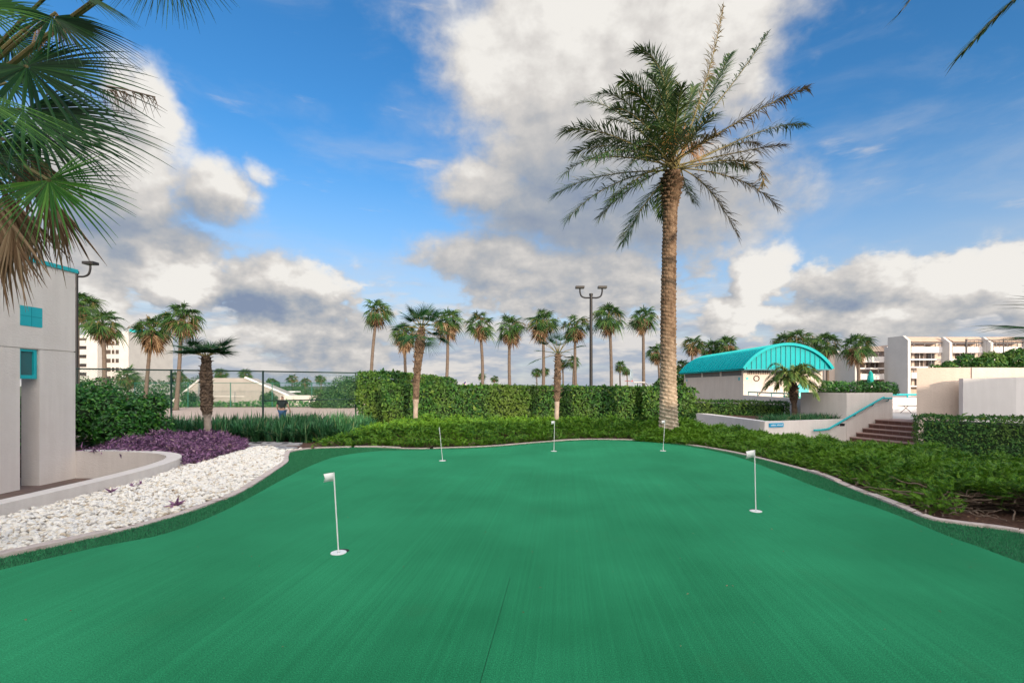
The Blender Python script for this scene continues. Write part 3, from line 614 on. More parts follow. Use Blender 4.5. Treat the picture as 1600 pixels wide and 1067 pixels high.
def ringed_trunk(mb, base, top, r0, r1, n=12, seg=34, curve=(0, 0), ring=.035):
    t = np.linspace(0, 1, seg); P = np.asarray(base)+(np.asarray(top)-np.asarray(base))*t[:, None]
    bow = np.sin(t*math.pi); P[:, 0] += curve[0]*bow; P[:, 1] += curve[1]*bow
    rad = r0+(r1-r0)*t**.6+ring*r0*np.sin(np.arange(seg)*2.6); rad[0] *= 1.35; rad[1] *= 1.15
    mb.tube(P, rad, n)
def washy(px, py, Y, bpx, rpx, label, z0=-.65, group='fan palms in the rows behind the court', skirt=1.0):
    c = W(px, py, Y); b = np.array([(bpx-800)/F*Y, Y, z0]); s = rpx*Y/F/1.40
    root = thing('fan_palm_tree', label, 'palm tree', b, group)
    tm = MB(); ringed_trunk(tm, b, c, .17*s**.5, .115*s**.5, curve=(rng.normal(0, .12), 0)); tm.build('trunk', M['trunk_far'], root, smooth=True)
    a, d = WPROTO[int(rng.integers(0, 8))]; sv = rng.uniform(.72, 1.05)
    for nm, me, sc in (('crown', a, s), ('dead_leaves', d, s*skirt)):
        o = bpy.data.objects.new(nm, me); COL.objects.link(o); o.parent = root; o.location = Vector(c-b); wv = rng.uniform(.9, 1.1) if nm == 'crown' else sv; o.scale = (sc*wv, sc*wv, sc*rng.uniform(.88, 1.1)*(1 if nm == 'crown' else sv)); o.rotation_euler = (rng.normal(0, .12), rng.normal(0, .12), rng.uniform(0, 6.28))
for row in (
    (122,474,50,122,30,'fan palm whose crown shows just right of the black lamp pole by the left building'),
    (160,506,42,162,36,'wide-crowned fan palm in front of the white tower, nearest the black lamp pole'),
    (237,513,46,226,30,'leaning fan palm between the white tower and the palm above the shaggy short trunk'),
    (284,497,44,275,33,'leaning fan palm with tan dead leaves, nearest the short palm with flat crown'),
    (589,487,46,579,29,'tall fan palm standing above the left end of the sunlit hedge'),
    (634,520,48,641,26,'fan palm partly hidden behind the nearer shaggy palm at the hedge'),
    (699,500,46,694,28,'tall fan palm just right of the nearer shaggy palm'),
    (749,507,47,752,28,'tall fan palm behind the hedge above the small flag'),
    (797,511,48,798,28,'tall fan palm between the palm above the small flag and the slender near palm'),
    (848,503,47,848,28,'tall fan palm behind the thin palm with dark leaves at the hedge'),
    (899,509,47,901,26,'tall fan palm immediately left of the twin lamp post'),
    (952,495,46,955,28,'tall fan palm immediately right of the twin lamp post'),
    (1005,496,46,1006,27,'tall fan palm between the twin lamp post palms and the big date palm'),
    (1027,550,60,1031,20,'shorter fan palm half hidden by the left side of the date palm trunk'),
    (1067,572,62,1064,15,'dark small fan palm just right of the date palm trunk'),
    (1083,537,60,1084,21,'sunlit fan palm left of the turquoise roof, leftmost of three'),
    (1110,545,63,1110,19,'brownish fan palm behind the turquoise roof, middle of three'),
    (1135,537,61,1136,21,'green fan palm behind the turquoise roof, right of three'),
    (1222,535,54,1225,21,'fan palm peeping over the left of the arched gable'),
    (1247,531,52,1250,25,'fan palm rising behind the top of the arched turquoise gable'),
    (1291,536,48,1293,26,'green fan palm at the right end of the turquoise roof'),
    (1338,540,46,1338,26,'fan palm alone in front of the beige apartments, right of the turquoise roof')):
    washy(*row)
SM = 'small distant palms on the horizon'
for row in (
    (753,588,105,753,8,'tiny distant palm beside the trunk of the palm above the small flag'),
    (773,592,130,773,7,'tiny distant palm right of the one beside the flag, alone above the hedge'),
    (838,581,95,838,9,'small distant palm, left of a pair left of the thin dark palm'),
    (851,580,98,852,9,'small distant palm, right of a pair left of the thin dark palm'),
    (879,568,68,879,12,'small palm between the thin dark palm and its right neighbour'),
    (897,564,66,896,12,'small palm beside the trunk left of the twin lamp post'),
    (969,571,80,971,11,'small distant palm left of the basketball hoop'),
    (979,580,92,979,8,'brownish small palm touching the basketball hoop'),
    (278,589,85,282,14,'small sunlit palm behind the court at the left palm trunk'),
    (345,583,90,345,13,'small green palm above the left of the sloped roof'),
    (383,585,92,385,13,'small palm above the right of the sloped roof'),
    (456,591,115,457,10,'tiny palm left of three right of the sloped building'),
    (477,596,112,478,10,'tiny bushy palm in the middle of three right of the sloped building'),
    (501,592,118,501,9,'tiny palm right of three beyond the court'),
    (200,588,60,200,22,'low spreading palm in front of the trees below the white tower')):
    washy(*row, group=SM, skirt=.8)

# --- near small palms
def shaggy_trunk(mb, base, top, prof, n=22, seg=60, bow=0, rough=.22, m=0):
    t = np.linspace(0, 1, seg); P = np.asarray(base)+(np.asarray(top)-np.asarray(base))*t[:, None]; P[:, 0] += bow*np.sin(t*math.pi)
    rad = np.interp(t, [p[0] for p in prof], [p[1] for p in prof]); rg = np.interp(t, [p[0] for p in prof], [p[2] for p in prof])
    V = []
    for i in range(seg):
        for j in range(n):
            a = 2*math.pi*j/n; saw = ((t[i]*seg/4+(j % 2)*.5) % 1.0)
            r = rad[i]*(1+rg[i]*(saw-.4)*1.2+rg[i]*rng.normal(0, .35)); V.append(P[i]+[r*math.cos(a), r*math.sin(a), 0])
    f = [(i*n+j, i*n+(j+1) % n, (i+1)*n+(j+1) % n, (i+1)*n+j) for i in range(seg-1) for j in range(n)]
    mb.add(V, f, m)
    return P, rad
def boots(mb, P, rad, t0, t1, k, L, m=0):
    for q in range(k):
        t = rng.uniform(t0, t1); i = int(t*(len(P)-1)); a = rng.uniform(0, 6.28); o = np.array([math.cos(a), math.sin(a), 0]); p = P[i]+o*rad[i]*.8
        e = p+o*L*rng.uniform(.5, 1.1)+[0, 0, L*rng.uniform(.2, 1)]; mb.tube([p, (p+e)/2+[0, 0, .01], e], [.020, .014, .006], 4, m)
def near_palm(name, label, base, top, prof, leaves, mleaf, bowx=0, smooth_to=.3, seg=60, bt=(.45, .98), bk=70, dead=()):
    root = thing(name, label, 'palm tree', base); tm = MB(); P, rad = shaggy_trunk(tm, base, top, prof, bow=bowx, seg=seg)
    tm.Fs = [np.concatenate(tm.Fs)]; n = 22; fi = np.arange(len(tm.Fs[0]))//n; tm.M = [np.where(fi/(seg-1) < smooth_to, 0, 1)]
    boots(tm, P, rad, bt[0], bt[1], bk, .11, 1); tm.build('trunk', [M['smooth_trunk'], M['burlap']], root)
    for (d, pl, Rr, span, droop, nrmv) in leaves:
        d = nrm(d); lm = MB(); p0 = P[-1]-np.array([0, 0, .05]); p2 = p0+d*pl; lm.tube([p0, (p0+p2)/2+[0, 0, .03], p2], [.014, .011, .008], 5, 1)
        fan_leaf(lm, p2, d+np.array([0, 0, -.02]), nrmv, Rr, 26, span, droop, .30, .12, 0, 5, .22, .12); lm.build('frond', [mleaf, M['rachis']], root)
    return root
fl = []
for i in range(19):                                           # flat umbrella crown
    a = i*2.399; e = rng.uniform(.15, 1.0); fl.append(((math.cos(a), math.sin(a), e), rng.uniform(.38, .54), rng.uniform(.48, .60), R(105), .0, (rng.normal(0, .12), rng.normal(0, .12), 1)))
near_palm('short_fan_palm', 'short palm with flat umbrella crown and shaggy brown trunk in the purple bed', ((326-800)/F*13.9,13.9,-.05), W(322,556,13.9),
    [(0,.095,.03),(.28,.09,.05),(.34,.125,.3),(.42,.15,.25),(.62,.15,.22),(.80,.14,.3),(1,.09,.35)], fl, M['fan'], bowx=-.02, smooth_to=.31)
fl = []
for i in range(26):
    a = i*2.399+.4; e = 1.9-.115*i+rng.normal(0, .1); fl.append(((math.cos(a), math.sin(a)*.9, max(e, -.75)), rng.uniform(.42, .64), rng.uniform(.44, .56), R(100), .06, (math.cos(a)*-.4, math.sin(a)*-.4, 1)))
near_palm('shaggy_fan_palm', 'tallest of the near shaggy palms, in front of the hedge left of centre', W(649,664,15.4)*[1,1,0]+[0,0,-.05], W(659,512,15.4),
    [(0,.08,.02),(.27,.072,.03),(.34,.092,.12),(.6,.10,.22),(.85,.135,.4),(1,.09,.4)], fl, M['fan'], bowx=-.06, smooth_to=.33, seg=80)
fl = []
for i in range(15):
    a = i*2.399+1.1; e = 2.0-.16*i; fl.append(((math.cos(a), math.sin(a), max(e, -.25)), rng.uniform(.42, .62), rng.uniform(.36, .48), R(62), .04, (math.cos(a)*-.3, math.sin(a)*-.3, 1)))
near_palm('slender_fan_palm', 'slender near palm with few dark upright leaves in front of the hedge, right of centre', W(869,664,15.2)*[1,1,0]+[0,0,-.05], W(872,552,15.2),
    [(0,.075,.02),(.36,.07,.04),(.50,.085,.2),(.72,.10,.25),(1,.07,.3)], fl, M['fan'], smooth_to=.42, bk=50)

# --- pindo palm on the low wall bed
def pinnate_palm(name, label, base, top, prof, fronds, Lmax, mats, smooth_to, nl=40, width=.012):
    root = thing(name, label, 'palm tree', base); tm = MB(); P, rad = shaggy_trunk(tm, base, top, prof, seg=40); boots(tm, P, rad, .45, .98, 40, .10); tm.build('trunk', M['burlap'] if smooth_to == 0 else M['smooth_trunk'], root)
    for (tipd, arch) in fronds:
        p0 = P[-1]-np.array([0, 0, .08]); tip = p0+np.array(tipd); mid = (p0+tip)/2+[0, 0, arch]; c = 2*mid-.5*(p0+tip)
        fm = MB(); pinnate(fm, bez(p0, c, tip, 14), Lmax, nl, .2, droop=.5, width=width, r0=.014); fm.build('frond', mats, root)
    return root
fr = []
for i in range(24):
    a = i*2.399; q = i/24; hr = .82+.40*q; fr.append(((math.cos(a)*hr, math.sin(a)*hr, .62-1.15*q+rng.normal(0, .08)), .38))
pinnate_palm('feather_palm', 'small feather palm with arching fronds on the low wall in front of the bathhouse', (11.06,18.9,.28), W(1238.5,597,18.9), [(0,.12,.05),(.4,.09,.06),(.5,.12,.3),(.85,.16,.35),(1,.10,.3)], fr, .44, [M['pindo'], M['rachis']], 0, 52, .017)

# --- the tall date palm
def date_trunk(base, top, prof, rows=72, cols=8):
    nu, nv = cols*6, rows*6; u = np.arange(nu)/nu; v = np.linspace(0, 1, nv); uu, vv = np.meshgrid(u, v)
    row = vv*rows+uu*3; ri = np.floor(row); fv = row-ri; cu = uu*cols+.5*(ri % 2); fu = (cu % 1)-.5; ci = np.floor(cu)
    rnd = _lat[(ci.astype(int)*7) % 64, (ri.astype(int)*3) % 64, 0]
    lip = np.clip(fv/.72, 0, 1)**1.3*np.where(fv > .72, np.clip((1-fv)/.28, 0, 1), 1); boss = np.clip(1-(2*np.abs(fu))**1.6, 0, 1)**.5
    rad = np.interp(vv, [p[0] for p in prof], [p[1] for p in prof]); amp = np.interp(vv, [p[0] for p in prof], [p[2] for p in prof])
    r = rad*(1+amp*(lip*boss*(.7+.6*rnd)-.4))+.012*(vnoise(uu*9+3, vv*30, 1)-.5)
    a = uu*2*math.pi; ctr = np.asarray(base)+(np.asarray(top)-np.asarray(base))*vv[..., None]
    bend = .05*np.sin(v*math.pi*1.0); ctr[..., 0] -= bend[:, None]
    P = np.stack([ctr[..., 0]+r*np.cos(a), ctr[..., 1]+r*np.sin(a), ctr[..., 2]], -1).reshape(-1, 3)
    i = np.arange(nv-1)[:, None]*nu; j = np.arange(nu)[None]; jn = (j+1) % nu
    Fc = np.stack([i+j, i+jn, i+nu+jn, i+nu+j], -1).reshape(-1, 4)
    return MB().add(P, Fc)
m_, nt_, o_ = new_mat('date_trunk'); b_ = nd(nt_, 'ShaderNodeBsdfPrincipled', Roughness=.92); b_.inputs['Specular IOR Level'].default_value = .12
g_ = nd(nt_, 'ShaderNodeNewGeometry'); n_ = nd(nt_, 'ShaderNodeTexNoise', Scale=7, Detail=6); nt_.links.new(g_.outputs['Position'], n_.inputs['Vector'])
sp_ = nd(nt_, 'ShaderNodeSeparateXYZ'); nt_.links.new(g_.outputs['Position'], sp_.inputs[0])
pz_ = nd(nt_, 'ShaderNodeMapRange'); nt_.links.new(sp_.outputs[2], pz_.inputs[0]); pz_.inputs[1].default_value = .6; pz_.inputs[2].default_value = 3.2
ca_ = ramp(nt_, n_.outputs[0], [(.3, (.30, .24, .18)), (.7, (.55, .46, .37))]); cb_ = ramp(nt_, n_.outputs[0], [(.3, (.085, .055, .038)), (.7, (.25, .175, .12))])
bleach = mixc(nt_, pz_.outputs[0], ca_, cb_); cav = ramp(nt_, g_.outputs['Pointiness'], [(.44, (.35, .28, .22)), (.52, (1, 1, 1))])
nt_.links.new(mixc(nt_, .8, bleach, cav, 'MULTIPLY'), b_.inputs['Base Color']); nt_.links.new(b_.outputs[0], o_.inputs[0]); M['date_trunk'] = m_
YD = 14.0; dbase = np.array([(1045-800)/F*YD, YD, -.05]); dtop = W(1049, 268, YD)
DP = thing('date_palm_tree', 'tall date palm with thick scaly trunk and big feathery crown, right of centre', 'palm tree', dbase)
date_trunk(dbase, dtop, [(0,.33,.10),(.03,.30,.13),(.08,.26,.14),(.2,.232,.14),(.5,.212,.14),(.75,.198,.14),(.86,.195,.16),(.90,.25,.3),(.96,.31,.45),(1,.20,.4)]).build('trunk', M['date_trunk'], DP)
def zp(x, y): return 860+x/2.667, y/2.667
FR = [  # tip, mid (in the enlarged crop), depth of tip from the trunk, lushness 1 green .. 0 dry
    ((720,25),(650,330),-.5,.25),((905,135),(770,335),.3,.3),((750,230),(655,420),.9,.5),((1070,368),(830,480),-.4,.45),((1050,520),(860,555),.6,.35),
    ((965,605),(800,632),-.9,.4),((880,770),(805,672),-1.2,.15),((948,865),(770,745),-.5,.2),((782,985),(655,785),-.3,.4),((605,845),(570,790),1.2,.5),
    ((358,212),(470,330),-.4,1),((300,335),(415,420),.5,.95),((205,395),(345,455),-.9,1),((120,430),(290,475),.5,1),((62,548),(255,565),-.7,1),
    ((60,725),(240,655),-1.1,.9),((22,815),(215,735),.3,.9),((70,915),(260,770),-.8,1),((302,1010),(395,850),-.2,1),((205,905),(330,790),1.0,.9),
    ((400,310),(470,430),-1.5,.9),((545,365),(525,490),-1.9,.7),((600,360),(560,480),1.2,.6),((345,610),(425,600),-2.3,.75),((330,690),(410,650),-2.2,.4),((470,905),(470,800),1.3,.9),
    ((250,500),(360,540),1.6,1),((430,270),(480,400),1.4,1),((165,600),(310,590),1.7,1),((690,480),(620,540),-2.0,.5),((700,560),(620,600),-2.2,.4),((860,600),(740,610),1.6,.4),
    ((480,300),(500,450),.2,.95),((250,460),(370,500),-1.6,1),((180,660),(330,630),-1.7,.8),((820,700),(700,680),1.5,.4),((260,830),(370,740),-1.3,.9),((420,520),(450,560),-2.4,.8),((560,540),(535,590),-2.5,.5),((330,380),(430,470),-1.2,1),((100,640),(285,610),.9,1)]
for (tp, md, dy, lush) in FR:
    tip = W(*zp(*tp), YD+dy); mid = W(*zp(*md), YD+dy*.6); p0 = W(*zp(508+rng.normal(0, 18), 700+rng.normal(0, 14)), YD+dy*.06)
    c = 2*mid-.5*(p0+tip); L = np.linalg.norm(tip-p0); fm = MB(); dry = lush < .46
    pinnate(fm, bez(p0, c, tip, 18), (.66 if not dry else .60 if lush > .32 else .46)*min(1.1, .55+L*.17), int(34+L*19), .16 if not dry else .24, ang=R(52) if not dry else R(46), vee=R(20), droop=.30 if not dry else .36,
        width=.0155 if not dry else .013, roll=rng.normal(0, .35), ragged=.12 if not dry else .35, keep=.98 if not dry else .94 if lush > .32 else .82, r0=.024, tip=.5)
    fm.build('frond', [M['date'] if lush > .46 else M['date_dry'] if lush < .3 or rng.random() < .4 else M['date'], M['rachis']], DP)
for i in range(8):
    a = rng.uniform(0, 6.28) if i > 4 else rng.uniform(-2.8, -.3); p0 = dtop+[0, 0, .15]; o = np.array([math.cos(a), math.sin(a), 0]); L = rng.uniform(.7, 1.15); e = p0+o*L*.62+[0, 0, .55*L]
    fm = MB(); fm.tube([p0, p0+o*.25+[0, 0, .4*L], e], [.02, .016, .012], 5)
    for q in range(26): fm.tube([e, e+o*.16+rng.normal(0, .07, 3)+[0, 0, .02], e+o*.24+rng.normal(0, .14, 3)-[0, 0, .26]], [.006, .006, .004], 3)
    fm.build('fruit_stalk', M['fruit'], DP)

# --- big fan palm hanging into the left of the picture
tb = np.array([-5.15, 4.15, -.03]); tt = np.array([-4.98, 4.1, 3.75])
LP = thing('fan_palm_tree', 'big fan palm leaning in from the left edge with brown dead leaves hanging', 'palm tree', tb)
tm = MB(); P_, r_ = shaggy_trunk(tm, tb, tt, [(0,.24,.05),(.5,.2,.1),(.8,.22,.3),(1,.16,.3)], seg=70); boots(tm, P_, r_, .7, .99, 60, .2); tm.build('trunk', M['trunk'], LP)
def big_leaf(hp, tp, nv, m, span=128, droop=.16, nseg=46, nm='frond', Rk=.90, split=.36, cup=.1, td=.13, rag=.10, from_=None):
    h = W(*hp); t = W(*tp); Rr = np.linalg.norm(t-h)*Rk; lm = MB(); p0 = tt+np.array([0, 0, -.1]) if from_ is None else np.asarray(from_)
    lm.tube(bez(p0, (p0+h)/2+[0, 0, .15], h, 8), np.linspace(.022, .012, 8), 6, 1)
    droop *= .6; d = t-h+np.array([0, 0, droop*Rr])          # aim so that the hanging tip ends where it is seen
    fan_leaf(lm, h, d, nv, Rr, nseg, R(span), droop, split, cup, 0, 9, td, rag, wmul=1.0 if nm == 'frond' else 1.5); lm.build(nm, [m, M['rachis']], LP)
for a in (
    ((42,104,3.7),(190,215,3.6),(.25,-.75,.6),M['fan'],125,.14),
    ((36,172,3.55),(222,268,3.5),(.1,-.6,.8),M['fan'],115,.12),
    ((82,26,3.9),(186,122,3.9),(.6,-.5,.5),M['fan'],110,.18),
    ((95,-25,3.8),(205,38,3.9),(.2,-.4,.9),M['fan'],110,.2),
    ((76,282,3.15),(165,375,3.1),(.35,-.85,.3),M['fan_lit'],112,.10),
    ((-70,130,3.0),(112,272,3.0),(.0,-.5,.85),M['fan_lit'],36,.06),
    ((15,60,4.2),(120,150,4.4),(.3,-.6,.6),M['fan'],120,.2),
    ((-30,40,3.6),(70,-40,3.6),(-.3,-.7,.5),M['fan'],120,.1),
    ((60,200,4.0),(190,300,4.1),(.5,-.6,.5),M['fan'],110,.2),
    ((-20,240,3.3),(90,300,3.2),(.0,-.7,.6),M['fan'],100,.1),
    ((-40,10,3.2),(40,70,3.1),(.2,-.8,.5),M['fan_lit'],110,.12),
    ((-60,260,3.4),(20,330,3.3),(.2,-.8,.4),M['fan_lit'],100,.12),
    ((10,130,4.6),(130,60,4.7),(.1,-.8,.5),M['fan'],120,.2),
    ((268,-80,4.0),(330,38,3.9),(.1,-.9,.2),M['fan'],74,.03),
    ((250,-60,4.1),(280,32,4.0),(.2,-.8,.3),M['fan'],50,.03)):
    big_leaf(*a)
def dead_frond(hx_, hy_, tx_, ty_, yy, sp):
    big_leaf((hx_, hy_, yy), (tx_, ty_, yy), (rng.uniform(-.3, .7), -.8, .1), M['fan_dead'], sp, .02, int(10+sp*.30), 'dead_frond', .84, .45, .5, .10, .4)
for (hx_, hy_, tx_, ty_, yy, sp) in ((46,232,70,330,3.4,30),(58,248,96,352,3.45,30),(70,300,104,414,3.4,32),(82,312,118,405,3.6,22),(40,255,52,350,3.6,26),(8,300,34,436,3.3,34),(-8,310,6,462,3.2,34),(22,318,52,430,3.5,28),
        (-26,300,-6,470,3.1,34),(35,330,48,440,3.7,24),(2,340,18,474,3.4,24),(-14,330,20,455,3.6,26),(-40,290,-20,455,3.3,30),(50,330,62,425,3.9,20),(88,20,112,85,4.1,22),(60,30,70,100,4.1,22),(20,340,30,465,3.1,18),(98,338,108,412,3.9,16)):
    dead_frond(hx_, hy_, tx_, ty_, yy, sp)
sm = MB(); p = [W(70,150,4.0), W(128,132,3.9), W(185,138,3.8), W(242,152,3.7)]; sm.tube(smooth_path(p, .05), .006, 5)
for q in range(44):
    t = rng.uniform(.25, 1); c = W(70+172*t, 150-12*math.sin(t*3.0)+4*t, 4-.3*t); sm.tube([c, c+[.02+rng.normal(0, .02), 0, -.04], c+[.05+rng.normal(0, .03), rng.normal(0, .03), -rng.uniform(.08, .2)]], [.004, .003, .001], 4)
sm.build('flower_stalk', M['stem'], LP)

# --- palms standing just outside the right edge
rb = np.array([7.6, 4.3, -.05]); rt = np.array([7.45, 4.4, 6.0])
RP = thing('date_palm_tree', 'date palm beyond the right edge whose dark frond tips hang into the top right corner', 'palm tree', rb)
date_trunk(rb, rt, [(0,.33,.1),(.1,.25,.16),(.85,.2,.16),(.95,.3,.4),(1,.2,.4)], rows=50, cols=11).build('trunk', M['date_trunk'], RP)
def off_frond(tip, bow=.6, **k):
    fm = MB(); p0 = rt; c = (p0+tip)/2+np.array([0, 0, bow]); pinnate(fm, bez(p0, 2*c-.5*(p0+tip), tip, 20), .46, 150, .2, vee=R(10), droop=.15, width=.016, ang=R(25), tip=.36, **k); fm.build('frond', [M['date'], M['rachis']], RP)
off_frond(W(1497,90,4.4)); off_frond(W(1403,24,5.2), 1.0)
for i in range(20):
    a = i*2.399; e = .9-1.3*i/20
    d = np.array([math.cos(a)*2.4, math.sin(a)*2.4, e*2.2+.4])
    if d[0] < -.6 and e < .75: continue
    off_frond(rt+d, .5)
fb = np.array([6.75, 5.3, -.05]); ft = np.array([6.7, 5.3, 2.0])
FP = thing('fan_palm_tree', 'fan palm beyond the right edge whose thin dark leaf tips poke into the frame', 'palm tree', fb)
tm = MB(); P_, r_ = shaggy_trunk(tm, fb, ft, [(0,.12,.05),(.4,.11,.1),(.7,.15,.3),(1,.1,.3)], seg=40); boots(tm, P_, r_, .5, .98, 30, .1); tm.build('trunk', M['burlap'], FP)
for i, (dv, L) in enumerate([((-.93,-.1,.16),.55),((-.88,-.3,.55),.5),((.3,-.9,.3),.5),((.8,.4,.3),.5),((.2,.9,.5),.5),((.5,-.5,.8),.5),((-.2,.5,.9),.45),((.9,-.3,-.1),.5),((-.5,.85,.2),.5)]):
    lm = MB(); d = nrm(dv); p2 = ft+d*L; lm.tube([ft, p2], [.014, .009], 5, 1); fan_leaf(lm, p2, d, (.05, -.25, 1) if i == 0 else (-.3*d[0], -.3*d[1], 1), .95 if i < 2 else .55, 26, R(46) if i < 2 else R(70), .06, .35, .05, 0, 6, .15, .12); lm.build('frond', [M['fan'], M['rachis']], FP)
# ------------------------------------------------------------------ left building
def pt(mb, name, m, root, smooth=False, label=None):
    o = mb.build(name, m, root, smooth); 
    if label: o['label'] = label
    return o
LBD = thing('stucco_building', 'pale stucco building at the left edge with a tall slot and turquoise trim', 'building', (-9.6, 8, -.6))
mb = MB().bx(-9.66,-9.3,2,9.14,-.6,2.262).bx(-9.66,-9.3,9.52,10.3,-.6,2.262).bx(-9.66,-9.3,2,10.3,2.282,3.95).bx(-9.64,-9.318,2,10.28,2.262,2.282).bx(-16,-9.66,2,8.7,-.6,3.9)
pt(mb, 'wall', M['stucco'], LBD)
pt(MB().bx(-9.70,-9.27,1.96,10.34,3.95,4.03), 'coping', M['teal'], LBD)
tl = pt(MB().bx(-9.305,-9.292,9.14,9.57,2.70,3.08), 'tile_panel', M['teal_tile'], LBD)
mb = MB()
for z in (2.89,): mb.bx(-9.294,-9.290,9.142,9.568,z-.004,z+.004)
for y in (9.355,): mb.bx(-9.294,-9.2895,y-.003,y+.003,2.702,3.078)
pt(mb, 'tile_joint', M['teal_seam'], tl)
wf = pt(MB().bx(-9.42,-9.335,9.142,9.19,1.76,2.26).bx(-9.42,-9.335,9.44,9.50,1.76,2.26).bx(-9.42,-9.335,9.142,9.50,1.69,1.76).bx(-9.42,-9.335,9.19,9.44,2.215,2.26), 'window_frame', M['teal'], LBD)
pt(MB().bx(-9.39,-9.37,9.19,9.44,1.76,2.215), 'pane', M['glass_teal'], wf)
pt(MB().bx(-9.312,-9.285,2,9.14,-.6,-.42).bx(-9.312,-9.285,9.52,10.28,-.6,-.42), 'skirting', M['stucco_white'], LBD)
shrub('leafy_shrub', 'green foliage seen through the narrow slot of the left building', [(-11.2,11.3,.3,.6),(-11.5,11.4,1.0,.5),(-11.0,11.6,-.2,.5),(-11.9,11.8,.6,.6)], .10, 1600, 'bush', base=(-11.3,11.4,-.6))

# ------------------------------------------------------------------ chain-link fences
def fence(pts, z0, z1, label, posts_r, rail_r, mid=(), mesh=.075, m='dkgreen', wr=.0022, extra_mid=None):
    root = thing('chain_link_fence', label, 'fence', (pts[0][0], pts[0][1], z0)); pts = [np.array(p, float) for p in pts]
    for p in pts: pt(MB().tube([(p[0], p[1], z0), (p[0], p[1], z1+.03)], posts_r, 10), 'post', M[m], root)
    for i in range(len(pts)-1):
        a, b = pts[i], pts[i+1]; d = b-a; L = np.linalg.norm(d); d /= L
        pt(MB().tube([(a[0], a[1], z1), (b[0], b[1], z1)], rail_r, 8), 'top_rail', M[m], root)
        for z in (mid if extra_mid != i else list(mid)+[extra_mid_z]): pt(MB().tube([(a[0], a[1], z), (b[0], b[1], z)], rail_r*.9, 8), 'rail', M[m], root)
        hgt = z1-z0-.05; k = int((L+hgt)/mesh); mb = MB(); nn = np.array([-d[1], d[0]])
        for q in range(k):
            for sg in (1, -1):
                s0 = q*mesh-hgt; s1 = q*mesh; lo, hi = max(s0, 0), min(s1, L)
                if hi-lo < .02: continue
                f0, f1 = (lo-s0)/hgt, (hi-s0)/hgt
                if sg < 0: f0, f1 = 1-f0, 1-f1
                A = np.array([a[0]+d[0]*lo, a[1]+d[1]*lo, z0+.05+hgt*f0]); B = np.array([a[0]+d[0]*hi, a[1]+d[1]*hi, z0+.05+hgt*f1])
                mb.tube([A, B], wr, 3, cap=False)
        pt(mb, 'wire_mesh', M['wire'], root)
extra_mid_z = 1.0
fence([(-14.3,15.2),(-11.8,16.75),(-9.32,18.1),(-6.56,20.3)], -.65, 2.1, 'dark green chain-link fence in front of the tennis court, standing behind the grassy plants', .034, .024, extra_mid=2)
fence([(-39,50),(-33.5,50),(-29.1,50),(-24.8,50),(-20.7,50),(-16.9,50)], -.65, 1.88, 'green chain-link fence along the far side of the court, before the sloped building', .045, .026, mesh=.16, m='wire', wr=.004)

# sloped building, low wall, canopy, tower behind the court
def sl(px, py, Y): p = W(px, py, Y); return p
SB = thing('sloped_building', 'low beige building with sloping sides and flat top beyond the tennis court', 'building', (-33, 56, -.66))
a = [sl(262,634,54), sl(330,594,56), sl(344,591,56), sl(398,591,56), sl(452,619,54), sl(452,634,54)]
v = [np.array([p[0], 54.0, max(p[2], -.66)]) for p in a]; v2 = [q+[0, 2.5, 0] for q in v]; n = len(v)
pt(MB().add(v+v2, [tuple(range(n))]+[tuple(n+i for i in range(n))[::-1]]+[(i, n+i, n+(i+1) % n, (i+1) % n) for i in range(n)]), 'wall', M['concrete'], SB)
pt(MB().tube([v[3]+[0, -.05, .06], v[4]+[0, -.05, .06]], .12, 6), 'coping', M['white'], SB); pt(MB().tube([v[0]+[0, -.05, .06], v[1]+[0, -.05, .06], v[2]+[0, -.05, .06]], .10, 6), 'coping', M['stucco_white'], SB)
c0 = (v[2]+v[3])/2; pt(MB().bx(v[2][0]+.1, v[3][0]-.1, 53.93, 54.0, .35, .42), 'ledge', M['stucco_white'], SB)
tag(MB().bx(-25.6,-14,53.4,53.9,-.66,.52).build('boundary_wall', M['stucco'], at=(-20,53.6,-.66)), 'low beige wall running right from the sloped building behind the court', 'wall')
cp = W(449,613,58); CP = thing('canopy_post', 'white T-shaped canopy on a post above the low wall', 'canopy', (cp[0], 58, -.66))
pt(MB().tube([(cp[0], 58, -.66), (cp[0], 58, cp[2])], .17, 10), 'post', M['white'], CP); pt(MB().bx(cp[0]-1.2, cp[0]+1.25, 57.2, 58.8, cp[2], cp[2]+.16), 'canopy', M['white'], CP)
YT = 112; tx = lambda px: (px-800)/F*YT; TW = thing('apartment_tower', 'tall white apartment tower with balconies behind the left palms', 'building', (tx(160), YT, -.66))
ZT = W(0,522,YT)[2]
pt(MB().bx(tx(100), tx(141), YT+2, YT+14, -.66, ZT).bx(tx(141), tx(158), YT-1, YT+14.5, -.66, ZT+.8).bx(tx(158), tx(189), YT+1.4, YT+13.5, -.66, ZT).bx(tx(189), tx(204), YT-.6, YT+14, -.66, ZT+.5), 'wall', M['fascia'], TW)
pt(MB().bx(tx(186), tx(201), YT+3, YT+6, ZT+.5, ZT+1.5), 'roof_housing', M['teal'], TW)
for k in range(7):
    z = .6+k*2.05
    if z+1.2 < ZT:
        pt(MB().bx(tx(101), tx(140.6), YT+.4, YT+2, z, z+1.25), 'balcony', M['fascia'], TW); pt(MB().bx(tx(158.3), tx(188.6), YT+1.36, YT+1.4, z+.25, z+1.2), 'window', M['glass_brown'], TW)
        pt(MB().bx(tx(101), tx(140.6), YT+1.96, YT+2, z+1.25, z+2.0), 'window', M['glass_brown'], TW)
        for q in (166, 172, 180): pt(MB().bx(tx(q), tx(q+.8), YT+1.30, YT+1.36, z+.22, z+1.23), 'mullion', M['white'], TW)

